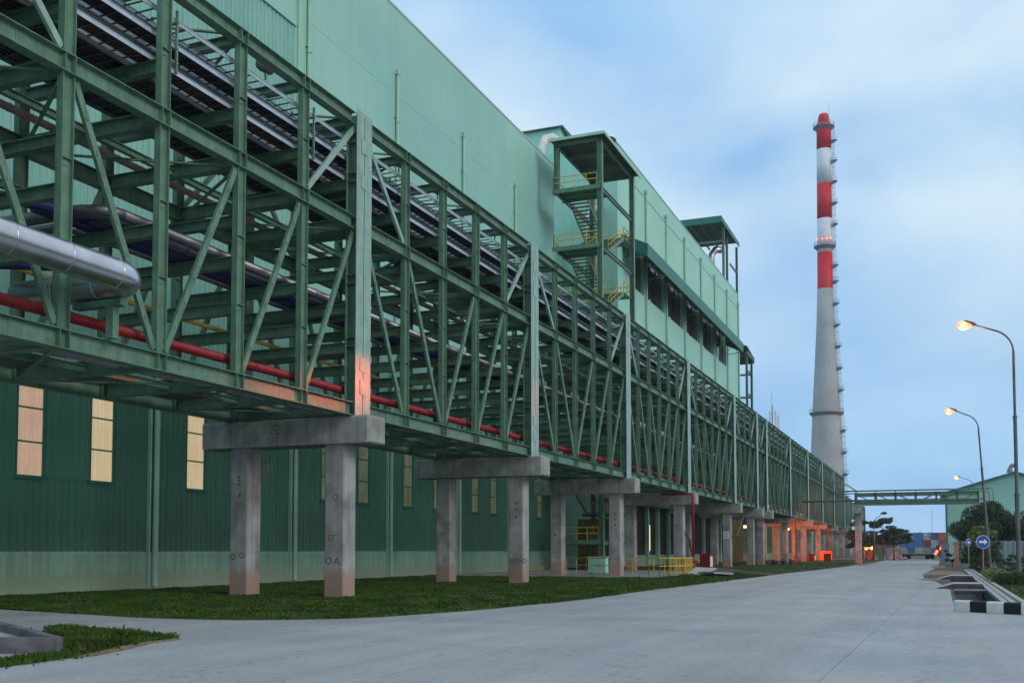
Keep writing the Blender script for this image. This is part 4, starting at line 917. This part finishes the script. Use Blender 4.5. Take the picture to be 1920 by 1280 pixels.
tag(MB().tube([(x0 - 6.5, 136.7, 7.85), (x1 + .8, 136.7, 7.85)], .13, 10).build('bridge_pipe', 'grey_pipe', smooth=True), 'grey pipe running through the pipe bridge across the road', 'pipe')
for i, (dz, dx, lab) in enumerate([(9.0, 1.65, 'outer looped pipe turning down at the right end of the pipe bridge'), (8.72, 1.25, 'inner looped pipe turning down at the right end of the pipe bridge')]):
    tag(MB().tube([(x0 - 3.5, 136.4 + i * .3, dz), (x1 + dx - .3, 136.4 + i * .3, dz), (x1 + dx - .06, 136.4 + i * .3, dz - .1), (x1 + dx, 136.4 + i * .3, dz - .35), (x1 + dx, 136.4 + i * .3, 4.5)], .055, 8).build('looped_pipe', 'steel', smooth=True), lab, 'pipe')
tag(MB().tube([(x0 + .2, 136.5, 9.0), (x0 - 1.0, 136.5, 9.9), (x0 - 4.5, 136.5, 10.9)], .05, 6).tube([(x0 + .2, 136.9, 8.9), (x0 - 1.0, 136.9, 9.7), (x0 - 4.5, 136.9, 10.6)], .05, 6).build('sloping_pipes', 'steel'), 'thin pipes sloping from the pipe bridge up to the rack', 'pipe')
for x, lab in ((-9.55, 'single tall concrete column with square head holding the left end of the pipe bridge'), (4.4, 'concrete column behind the dark tree holding the right end of the pipe bridge')):
    t = thing('bridge_column', lab, 'concrete pier', (x, 136.7, 0), group='columns of the pipe bridge'); m = column_mesh(6.2)(); o = link('shaft', m, t)
    MB().box(-.55, .55, -1.1, 1.1, 6.2, 7.3).build('head', 'concrete_cap', t)

# ------------------------------------------------------------------ right-hand shed, fences, pillar
sh2 = thing('gabled_shed', 'large pale green gabled shed behind the trees on the right', 'building', (0.9, 184.5, 0))
zE, zA, W = 11.2, 14.2, 20.4
MB().quad((0, 0, 0), (W, 0, 0), (W, 0, zE), (W/2, 0, zA), (0, 0, zE)).quad((0, 0, 0), (0, 0, zE), (0, 45, zE), (0, 45, 0)).quad((W, 0, 0), (W, 45, 0), (W, 45, zE), (W, 0, zE)).build('wall', 'wall', sh2)
MB().quad((-.9, -.5, zE - .2), (W/2, -.5, zA + .1), (W/2, 45, zA + .1), (-.9, 45, zE - .2)).quad((W + .9, -.5, zE - .2), (W + .9, 45, zE - .2), (W/2, 45, zA + .1), (W/2, -.5, zA + .1)).quad((-.9, -.5, zE - .2), (-.9, -.5, zE - .55), (W/2, -.5, zA - .2), (W/2, -.5, zA + .1)).quad((W + .9, -.5, zE - .2), (W/2, -.5, zA + .1), (W/2, -.5, zA - .2), (W + .9, -.5, zE - .55)).build('roof', 'steel_dk', sh2)
MB().box(7, 16, -1.8, -.05, 6.2, 6.45).build('canopy', 'white', sh2); MB().box(7, 16, -.1, -.02, 3.2, 5.0).build('louvre_band', 'pipe_lt', sh2); MB().box(-.12, .12, -.14, -.02, 0, zE).build('corner_trim', 'steel_dk', sh2)
MB().tube([(W/2 - .6, 1, zA + .0), (W/2 - .6, 1, zA + .7)], [.5, .35], 10).tube([(W/2 - .6, 1, zA + .7), (W/2 - .3, 1, zA + 1.1), (W/2 + .3, 1, zA + 1.2)], .35, 10).build('roof_vent', 'grey_pipe', sh2)
f1 = MB(); ribbed(f1, 0, 0, 10.5, .05, 2.5, .42, .08, 'x'); o = f1.build('fence', 'fence', loc=(1.75, 106.2, 0)); o.rotation_euler = (0, 0, R(-6)); tag(o, 'grey corrugated sheet fence behind the small leafy tree on the right', 'fence')
f1 = MB(); ribbed(f1, 0, 0, 1.0, .05, 2.5, .28, .06, 'x'); o = f1.build('fence', 'fence', loc=(-.05, 141, 0)); tag(o, 'short pale sheet fence panel standing by itself next to the truck lights', 'fence')
tag(MB().box(-.22, .22, -.22, .22, 0, 2.35).box(-.27, .27, -.27, .27, 2.35, 2.45).build('gate_pillar', 'pinkconc', loc=(1.35, 108.5, 0)), 'pinkish square gate pillar at the left end of the corrugated fence', 'pillar')

# ------------------------------------------------------------------ street lamps
SPOT = []
def lamp(x, y, h, arm, lab, lit=True, lean=0.0, power=0, side=-1, fade=1):
    t = thing('street_lamp', lab, 'street lamp', (x, y, 0), group='tall curved street lamps beside the road')
    t.rotation_euler = (0, R(lean), 0)
    ha = h - 1.0; z0 = h - 1.65
    MB().tube([(0, 0, 0), (0, 0, ha * .36)], .11, 12).tube([(0, 0, ha * .36), (0, 0, ha * .68)], .088, 12).tube([(0, 0, ha * .68), (0, 0, z0)], .065, 12).tube([(0, 0, ha*.36 - .06), (0, 0, ha*.36 + .02)], .14, 12).tube([(0, 0, ha*.68 - .05), (0, 0, ha*.68 + .02)], .115, 12).build('pole', 'pole', t, smooth=False)
    MB().tube([(0, 0, 0), (0, 0, .03)], .24, 8).build('base_plate', 'pole', t)
    pts = [(0, 0, z0)] + [(side * 1.2 * (1 - math.cos(R(q))), 0, z0 + 1.2 * math.sin(R(q))) for q in range(8, 76, 8)]
    lx, _, lz = pts[-1]; pts.append((side * (arm - .5), 0, h - .14)); MB().tube(pts, .045, 8).build('arm', 'pole', t, smooth=True)
    sx = side
    hd = MB(); hd.v = []; 
    hd.tube([(sx*(arm - .6), 0, h - .14), (sx*(arm - .45), 0, h - .1), (sx*(arm - .1), 0, h - .01), (sx*(arm + .12), 0, h + .0)], [.05, .11, .15, .06], 10)
    hd.build('lamp_head', 'lamp_body' if lit else 'lamp_off', t, smooth=True)
    ln = MB().tube([(sx*(arm - .42), 0, h - .17), (sx*(arm - .1), 0, h - .13), (sx*(arm + .16), 0, h - .09), (sx*(arm + .3), 0, h - .05)], [.09, .21, .2, .06], 12)
    lo_ = ln.build('lens', 'lamp_glow' if lit else 'glass_dk', t, smooth=True)
    if lit: MB().tube([(sx*(arm - .2), 0, h - .27), (sx*(arm + .0), 0, h - .26), (sx*(arm + .2), 0, h - .22)], [.05, .12, .06], 10).tube([(sx*(arm - .1), -.24, h - .14), (sx*(arm + .12), -.24, h - .14)], [.1, .1], 8).build('bulb', 'lamp_lit', lo_, smooth=True)
    return t
H1 = 13.25
lamp(3.55, 57.6, H1, 2.28, 'nearest lit street lamp with the thickest pole, on the right edge of the picture', lean=-1.0 * 0)
lamp(3.45, 87.6, 12.72, 2.0, 'second lit street lamp from the right, its pole rising behind the round blue sign', lean=-3.2)
lamp(4.7, 169.2, 12.7, 2.4, 'smallest lit street lamp, its head just above the right end of the pipe bridge')
lamp(-8.9, 158.5, 7.1, 1.5, 'unlit grey lamp rising from the far left tree, the nearer of two', lit=False, side=1)
lamp(-9.8, 201, 7.6, 1.6, 'unlit grey lamp behind the far left tree, the farther of two', lit=False, side=1)
# the light those luminaires throw: sodium beams with a sharp upper cut-off
def spot(loc, target, size, energy, blend=.12, name='lamp_beam', col=(1, .10, .02), r=.12):
    l = bpy.data.lights.new(name, 'SPOT'); l.energy = energy; l.color = col; l.spot_size = R(size); l.spot_blend = blend; l.shadow_soft_size = r
    o = bpy.data.objects.new(name, l); C.objects.link(o); o.location = loc
    o.rotation_euler = (Vector(target) - Vector(loc)).to_track_quat('-Z', 'Y').to_euler()
def pt(loc, energy, r=.3, col=(1, .42, .14), name='sodium_glow'):
    l = bpy.data.lights.new(name, 'POINT'); l.energy = energy; l.color = col; l.shadow_soft_size = r
    o = bpy.data.objects.new(name, l); C.objects.link(o); o.location = loc
def down_beam(x, y, z, tx, ty, energy, cut=8.0, half=12):
    h = math.hypot(tx - x, ty - y); a = R(cut + half); spot((x, y, z), (tx, ty, z - h * math.tan(a)), half * 2, energy, .8)
down_beam(1.2, 57.6, 13.0, -18.5, 30.9, 140000, 7.4, 2.4)
for yy, e in tuple((a_, b_ * 1.5) for a_, b_ in ((30.0, 30000), (29.2, 32000), (28.4, 40000), (27.6, 52000), (26.8, 60000), (26.0, 46000), (25.2, 20000))): down_beam(1.2, 57.6, 13.0, -18.6, yy, e, 7.9, 1.9)
for yy in (35, 37, 39, 41, 43, 45, 47): down_beam(1.2, 57.6, 13.0, -18.6, yy, 26000, 12.0, 2.2)
down_beam(1.2, 57.6, 13.0, -18.5, 48.3, 150000, 6.6, 3.4)
for (x, y) in ((1.2, 57.6), (.7, 87.6), (2.2, 169.2)): pt((x, y, 12.4), 160, .2)
# wall floodlights under the far rack
def floodlamp(x, y, z, lab, e, tgt, col=(1, .17, .02)):
    t = thing('sodium_floodlight', lab, 'flood light', (x, y, z), group='orange floodlights under the far rack')
    MB().box(-.3, .3, -.05, .2, -.2, .2).build('housing', 'black', t); MB().box(-.26, .26, -.07, -.05, -.16, .16).build('lens', 'lamp_lit', t); MB().box(-.03, .03, .1, .16, .2, .7).build('bracket', 'black', t)
    spot((x, y + .35, z - .1), tgt, 110, e, .5, 'flood_beam', col)
floodlamp(-25.6, 149, 5.0, 'orange floodlight glowing behind the eighth pier', 5000, (-21, 166, 0))
floodlamp(-22.6, 170, 5.0, 'orange floodlight under the rack behind the ninth pier', 7000, (-20, 184, 0))
spot((-13.5, 118, 2.2), (-17.5, 178, 3.2), 22, 22000, .5, 'added_red_beam', (1, .12, .04))  # added red spot to redden the far piers; no vehicle stands here
spot((-4.5, 112, 1.4), (-9.6, 136.0, 2.0), 15, 9000, .6, 'added_red_beam', (1, .14, .06))  # added red spot for the bridge column foot, source not modelled

# ------------------------------------------------------------------ far: containers, truck, bags, machine
cols = {'orange': (.55, .10, .03), 'deep_blue': (.02, .10, .30), 'mid_blue': (.03, .18, .48), 'pale_grey': (.42, .46, .48), 'stone_grey': (.28, .31, .31), 'dark_red': (.20, .03, .035), 'brown_red': (.28, .06, .05)}
for k, v in cols.items(): MT['ct_' + k] = mat(k + '_container_paint', v, .6, noise=.15, nscale=.6, streak=.15)
# rows from the top; columns from the right
rows = [['orange', 'deep_blue', 'pale_grey', 'mid_blue', 'stone_grey', 'stone_grey'],
        ['brown_red', 'pale_grey', 'dark_red', 'mid_blue', 'mid_blue', 'mid_blue', 'pale_grey', 'dark_red', 'brown_red', 'dark_red', 'mid_blue'],
        ['mid_blue', 'mid_blue', 'stone_grey', 'pale_grey', 'deep_blue', 'pale_grey', 'stone_grey', 'deep_blue', 'dark_red', 'deep_blue', 'pale_grey', 'deep_blue']]
cw, chh = 2.66, 2.72
def cmesh(c):
    m = MB(); w = cw - .08; h = chh - .05; m.box(-w/2, w/2, .06, 11.8, .02, h)
    ribbed(m, .05, -w/2 + .12, w/2 - .12, .2, h - .12, .22, .035, 'x')
    m.box(-w/2, -w/2 + .12, 0, .12, 0, h + .02).box(w/2 - .12, w/2, 0, .12, 0, h + .02).box(-w/2 + .12, w/2 - .12, 0, .12, h - .12, h + .02).box(-w/2 + .12, w/2 - .12, 0, .12, 0, .18)
    return m.mesh('container_body', 'ct_' + c)
cbars = MB(); [cbars.tube([(x, -.03, .2), (x, -.03, 2.5)], .03, 5) for x in (-.9, -.35, .35, .9)]; cbars = cbars.mesh('lock_bars', 'pole_lt')
ladj = {'orange': 'bright orange', 'deep_blue': 'deep blue', 'mid_blue': 'blue', 'pale_grey': 'pale grey', 'stone_grey': 'stone grey', 'dark_red': 'dark red', 'brown_red': 'brown red'}
for r_, row in enumerate(rows):
    for c_, c in enumerate(row):
        t = thing('shipping_container', f'{ladj[c]} container in the {["top", "middle", "bottom"][r_]} row, {ORD[c_]} from the shed side', 'container', (.45 - cw * c_ + (.12 if c_ % 3 else 0), 404 + (c_ * 7 + r_ * 3) % 3 * .3, (2 - r_) * chh + .02), group='stacked shipping containers at the end of the road')
        link('container_body', cached(('ct', c), lambda: cmesh(c)), t); link('lock_bars', cbars, t)
        if (r_, c_) in ((1, 4), (1, 5), (0, 2)): MB().box(-.9, .1, -.07, -.05, 1.7, 2.1).build('white_emblem', 'sign_white', t)
t = thing('flatbed_truck', 'low flatbed truck with glowing red tail lamps at the end of the road', 'truck', (0, 212, 0))
MB().box(-7.6, -1.0, -1.2, 1.2, .95, 1.2).build('bed', 'concrete_lt', t); MB().box(-7.4, -1.0, -.4, .4, .7, .95).build('chassis', 'black', t)
MB().box(-.9, 1.0, -1.2, 1.2, .6, 2.6).box(-1.0, -.9, -1.1, 1.1, .8, 2.2).build('cab', 'roofsheet', t)
MB().box(-.6, .5, -1.22, -1.2, 1.7, 2.3).build('side_window', 'glass_dk', t)
for x in (-6.8, -5.8, -2.4, -1.6, .3): MB().tube([(x, -1.25, .45), (x, -.95, .45)], .45, 14).build('wheel', 'rubber', t)
for x, z in ((-.75, 1.5), (-1.0, 1.05), (.1, 2.35), (-.1, 2.0)): MB().tube([(x, -1.30, z), (x, -1.24, z)], .24, 10).build('tail_lamp', 'lamp_red', t)
bags = [(-8.2, 196, 0), (-7.6, 195.5, 0), (-7.0, 196, 0), (-6.4, 195.7, 0), (-5.9, 196.2, 0), (-7.9, 196.3, .42), (-7.2, 196, .45), (-6.6, 196, .42), (-7.4, 196.1, .85)]
for i, (x, y, z) in enumerate(bags):
    bm = MB().tube([(-.38, 0, .22), (-.3, 0, .23), (0, .02, .25), (.28, 0, .23), (.36, .02, .22)], [.06, .2, .27, .21, .05], 10); 
    o = bm.build('white_sack', 'bag', loc=(x, y, z), rz=i * .7, smooth=True); tag(o, 'full white woven sack in the heap at the far left roadside', 'sack', 'white sacks heaped at the far roadside')
t = thing('light_tower', 'orange and green mobile work light with two glowing yellow lamps by the far left pier', 'work light', (-12.0, 198, 0))
MB().box(-.7, .7, -.6, .6, .25, 1.6).build('generator', 'orange_machine', t); MB().box(-1.0, 2.0, -.7, -.6, .9, 1.0).box(1.5, 2.3, -.5, .5, .1, 2.0).build('frame', 'green_machine', t)
for x in (-.5, .5): MB().tube([(x, -.65, 2.2), (x, -.5, 2.2)], .42, 14).build('work_lamp', 'lamp_yellow', t); MB().tube([(x, -.5, 2.2), (x, -.2, 2.2)], [.42, .2], 12).build('lamp_back', 'black', t)
for x in (-.5, .5): MB().tube([(x, -.5, .25), (x, -.35, .25)], .25, 12).build('wheel', 'rubber', t)
MB().box(-.04, .04, 0, .08, 1.6, 2.6).build('mast', 'black', t)
for i, (x, w, lab) in enumerate([(-9.3, 1.2, 'pale upright fence sheet left of the white sacks'), (-8.0, 1.5, 'pale upright fence sheet right behind the white sacks')]):
    f1 = MB(); ribbed(f1, 0, 0, w, .05, 2.1, .25, .05, 'x'); tag(f1.build('fence_sheet', 'fence', loc=(x, 199, 0)), lab, 'fence', 'pale fence sheets by the white sacks')

# ------------------------------------------------------------------ vegetation
def leaves(centers, n, size, m, name, parent=None, flat=.0):
    """centers: (x, y, z, rx, ry, rz) clumps filled with leaf quads"""
    cs = np.array(centers); w = cs[:, 3] * cs[:, 4] * cs[:, 5]; idx = rng.choice(len(cs), n, p=w / w.sum())
    d = rng.normal(0, 1, (n, 3)); d /= np.linalg.norm(d, axis=1)[:, None]; rr = rng.uniform(.35, 1.0, n) ** .55
    pos = cs[idx, :3] + d * rr[:, None] * cs[idx, 3:6]
    a = rng.normal(0, 1, (n, 3)); a /= np.linalg.norm(a, axis=1)[:, None]; b = np.cross(a, rng.normal(0, 1, (n, 3))); b /= np.linalg.norm(b, axis=1)[:, None]
    s = rng.uniform(.6, 1.3, n)[:, None] * size
    V = np.stack([pos - a * s, pos + b * s * .42, pos + a * s, pos - b * s * .42], 1)
    me = bpy.data.meshes.new(name); me.vertices.add(4 * n); me.vertices.foreach_set('co', V.ravel()); me.loops.add(4 * n); me.loops.foreach_set('vertex_index', np.arange(4 * n))
    me.polygons.add(n); me.polygons.foreach_set('loop_start', np.arange(n) * 4); me.materials.append(MT[m]); me.update(); me.validate()
    return link(name, me, parent)
def tree(name, label, x, y, h, spread, nleaf, size, m, trunk=.2, crown0=.35, clumps=26, cat='tree', seed=1, flatness=.5, group=None):
    rs = random.Random(seed); t = thing(name, label, cat, (x, y, 0), group=group)
    tr = MB(); tr.tube([(0, 0, 0), (.05, 0, h * crown0 * .6), (0, .05, h * crown0)], [trunk, trunk * .8, trunk * .65], 8); cl = []
    for k in range(clumps):
        a = rs.uniform(0, 2 * math.pi); q = math.sqrt(rs.random()); r = spread * q * .82; zz = h * crown0 + (h * (1 - crown0)) * (rs.uniform(.15, 1.0) * (1 - .55 * q * q))
        cr_ = spread * rs.uniform(.16, .30); cx, cy = r * math.cos(a), r * math.sin(a); cl.append((cx, cy, zz, cr_, cr_, cr_ * flatness))
        if k % 2 == 0: tr.tube([(0, .05, h * crown0 * .9), (cx * .5, cy * .5, (h * crown0 + zz) / 2), (cx, cy, zz)], [trunk * .45, trunk * .25, trunk * .08], 5)
    tr.build('trunk', 'bark', t, smooth=True); leaves(cl, nleaf, size, m, 'crown', t); return t
tree('broad_tree', 'broad dark green tree with a dense crown in front of the gabled shed', 5.2, 124, 6.9, 4.8, 26000, .14, 'leaf_dk', .28, .30, 70, seed=3, flatness=.7)
tree('leafy_tree', 'small yellow green tree behind the round blue signs', 3.0, 93.5, 3.45, 1.75, 5600, .10, 'leaf_md', .08, .15, 34, seed=5, flatness=.9)
o = leaves([(3.0, 93.2, 3.3, .8, .6, .4), (2.5, 93, 2.9, .6, .5, .4), (3.9, 93, 3.0, .4, .4, .4), (2.2, 92.8, 2.5, .4, .3, .4), (3.5, 92.9, 2.3, .5, .4, .5)], 900, .09, 'leaf_lt', 'young_foliage'); o.parent = bpy.data.objects['leafy_tree']; o.location = (-3.0, -93.5, 0)
t = thing('conifer', 'slim dark pointed conifer left of the broad dark tree', 'tree', (2.3, 135, 0)); MB().tube([(0, 0, 0), (0, 0, 5.5)], [.12, .04], 6).build('trunk', 'bark', t)
leaves([(0, 0, 1.5 + k * .55, .75 - k * .085, .75 - k * .085, .5) for k in range(8)], 1800, .10, 'leaf_dk', 'crown', t)
tree('shrub', 'dark bushy shrub at the foot of the pink gate pillar', .95, 112, 2.6, .9, 1500, .10, 'leaf_dk', .05, .15, 14, 'shrub', 8)
tree('roadside_tree', 'open branching tree at the left end of the road, below the unlit lamp', -10.2, 178, 7.4, 4.6, 9500, .17, 'leaf_dk', .16, .42, 30, seed=11, flatness=.35, group='dark trees at the far left of the road')
tree('roadside_tree', 'second open tree further right in front of the containers', -7.4, 186, 5.6, 3.4, 5500, .17, 'leaf_dk', .14, .42, 24, seed=14, flatness=.35, group='dark trees at the far left of the road')
tree('roadside_tree', 'low dark tree hiding behind the far concrete pier', -13.0, 196, 5.6, 3.4, 6000, .17, 'leaf_dk', .14, .35, 22, seed=19, flatness=.4, group='dark trees at the far left of the road')
tree('shrub', 'rounded dark shrub at the fence foot, left of the blue signs', 2.6, 104, 1.8, 1.0, 1500, .10, 'leaf_md', .05, .1, 12, 'shrub', 31)
tree('shrub', 'low leafy shrub between the drain kerb and the small tree', 2.5, 84, 1.1, .8, 1500, .08, 'leaf_md', .04, .1, 12, 'shrub', 33)
tree('shrub', 'dense shrub under the broad tree, at the right part of the fence', 5.4, 97, 1.5, 1.2, 1800, .09, 'leaf_dk', .05, .1, 14, 'shrub', 35)
# hedges
def hedge(x0, x1, y0, y1, h, m, lab, n):
    cl = [(x0 + (x1 - x0) * (i + .5) / 14 + random.uniform(-.1, .1), y0 + (y1 - y0) * (j + .5) / 3, h * .52 + random.uniform(-.03, .03), (x1 - x0) / 20 + .18, (y1 - y0) / 5, h * .52) for i in range(14) for j in range(3)]
    return tag(leaves(cl, n, .055, m, 'clipped_hedge'), lab, 'hedge', 'clipped hedges round the planting bed')
hedge(2.25, 3.1, 55.0, 66, .62, 'leaf_hedge_lt', 'pale yellow green clipped hedge running back along the drain kerb', 5000)
hedge(2.3, 6.5, 53.6, 54.9, .58, 'leaf_md', 'dark green clipped hedge across the front of the planting bed', 7500)
hedge(6.3, 9.5, 50.5, 53, .6, 'leaf_md', 'dark clipped hedge leaving the picture at the right edge', 3500)
def spiky(x, y, s, lab, n=26):
    m = MB(); 
    for k in range(n):
        a = k * 2.4; e = random.uniform(.35, 1.3); L = s * random.uniform(.7, 1.1); dx, dy = math.cos(a), math.sin(a)
        p = [(0, 0, 0), (dx * L * .5 * math.cos(e), dy * L * .5 * math.cos(e), L * .5 * math.sin(e) + .08), (dx * L * math.cos(e) * 1.05, dy * L * math.cos(e) * 1.05, L * math.sin(e) * .85)]
        m.tube(p, [.035, .045, .006], 4, False)
    tag(m.build('agave_plant', 'leaf_md', loc=(x, y, 0)), lab, 'plant', 'spiky plants in the planting bed')
spiky(3.9, 74, 1.15, 'spiky agave behind the hedge, right of the blue sign pole'); spiky(4.9, 72, .9, 'smaller spiky agave close to the red pot'); spiky(2.9, 79, .7, 'small spiky plant at the foot of the leafy tree'); spiky(5.4, 69.5, .8, 'spiky plant partly behind the nearest lamp pole')
for i, (x, y, lab) in enumerate([(3.05, 88, 'red plant pot half hidden under the leafy tree'), (5.35, 76, 'square red pot beside the nearest lamp pole')]):
    t = thing('plant_pot', lab, 'plant pot', (x, y, 0), group='red plant pots'); MB().tube([(0, 0, 0), (0, 0, .75), (0, 0, .85), (0, 0, .9)], [.28, .38, .44, .44], 4 + i * 12).build('pot', 'terracotta', t); leaves([(0, 0, 1.1, .35, .35, .25)], 160, .08, 'leaf_md', 'plant', t)
t = thing('cloud_pruned_tree', 'dark cloud-pruned tree with rounded pads at the right edge', 'tree', (5.45, 66, 0))
MB().tube([(0, 0, 0), (.1, 0, 1), (-.1, 0, 2), (.1, 0, 2.9)], [.09, .07, .06, .03], 7).tube([(.05, 0, .9), (-.7, 0, 1.7)], [.04, .03], 5).tube([(0, 0, 1.6), (.8, 0, 2.5)], [.04, .03], 5).build('trunk', 'bark', t)
leaves([(.1, 0, 3.0, .75, .6, .3), (-.55, 0, 1.95, .5, .45, .2), (.9, 0, 2.4, .6, .5, .25), (.5, 0, 1.4, .6, .5, .25), (.2, 0, .55, .9, .6, .5)], 3200, .06, 'leaf_dk', 'crown', t)
leaves  # distant tree line behind the containers
dt = leaves([(-22 + i * 2.6 + random.uniform(-1, 1), 424 + random.uniform(-4, 4), 6.0 + random.uniform(-.3, 1.1), 2.2, 2, 2.2) for i in range(12)], 4200, .35, 'leaf_dk', 'distant_woods'); tag(dt, 'distant tree tops showing just above the stacked containers', 'trees', kind='stuff')
dw = leaves([(-80 + i * 9 + random.uniform(-3, 3), 470 + random.uniform(-9, 9), 4.0 + random.uniform(-1, 1.5), 6, 5, 4) for i in range(44)], 9000, .7, 'leaf_dk', 'distant_woods'); tag(dw, 'low hazy belt of woods along the horizon', 'trees', kind='stuff')
# signs
def sign(x, y, z, r, lab, arrow, yaw=0):
    t = thing('traffic_sign', lab, 'road sign', (x, y, 0), R(yaw), group='round blue arrow signs')
    MB().tube([(0, .04, 0), (0, .04, z + r * .8)], .035, 8).build('pole', 'pole_lt', t)
    MB().tube([(0, 0, z), (0, .02, z)], r, 32).build('rim', 'sign_white', t); MB().tube([(0, -.012, z), (0, -.002, z)], r * .92, 32).build('disc', 'sign_blue', t)
    s = r; a = MB(); y_ = -.016; P = [(-.62, -.17), (.12, -.17), (.12, -.44), (.66, 0), (.12, .44), (.12, .17), (-.62, .17)]
    k = len(P); a.v += [(arrow * px_ * s, y_, z + pz_ * s) for px_, pz_ in P] + [(arrow * px_ * s, y_ - .006, z + pz_ * s) for px_, pz_ in P]
    a.f += [tuple(range(k)), tuple(range(2 * k - 1, k - 1, -1))] + [(i, (i + 1) % k, k + (i + 1) % k, k + i) for i in range(k)]; a.build('arrow', 'sign_white', t)
sign(2.31, 68.0, 2.13, .40, 'round blue sign with a white arrow pointing right, the nearer and larger', 1, 22)
sign(2.02, 90.0, 2.26, .30, 'smaller round blue arrow sign half hidden by leaves behind the larger one', -1, 50)
# thin far mast
tag(MB().tube([(0, 0, 0), (0, 0, 17)], .06, 5).box(-.3, .3, -.05, .05, 13, 13.1).build('thin_mast', 'pole_lt', loc=(-2.9, 410, 0)), 'very thin distant mast standing above the containers', 'mast')

# ------------------------------------------------------------------ haze
hm = bpy.data.materials.new('haze_air'); hm.use_nodes = True; nt = hm.node_tree; nt.nodes.clear()
ho = nt.nodes.new('ShaderNodeOutputMaterial'); pv = nt.nodes.new('ShaderNodeVolumePrincipled'); pv.inputs['Density'].default_value = .00022; pv.inputs['Color'].default_value = (.85, .92, 1, 1)
nt.links.new(pv.outputs[0], ho.inputs['Volume']); MT['haze'] = hm
hz = MB().box(-420, 320, -60, 700, -3, 140).build('haze', 'haze'); hz['kind'] = 'stuff'; hz['label'] = 'thin evening haze over the whole yard'
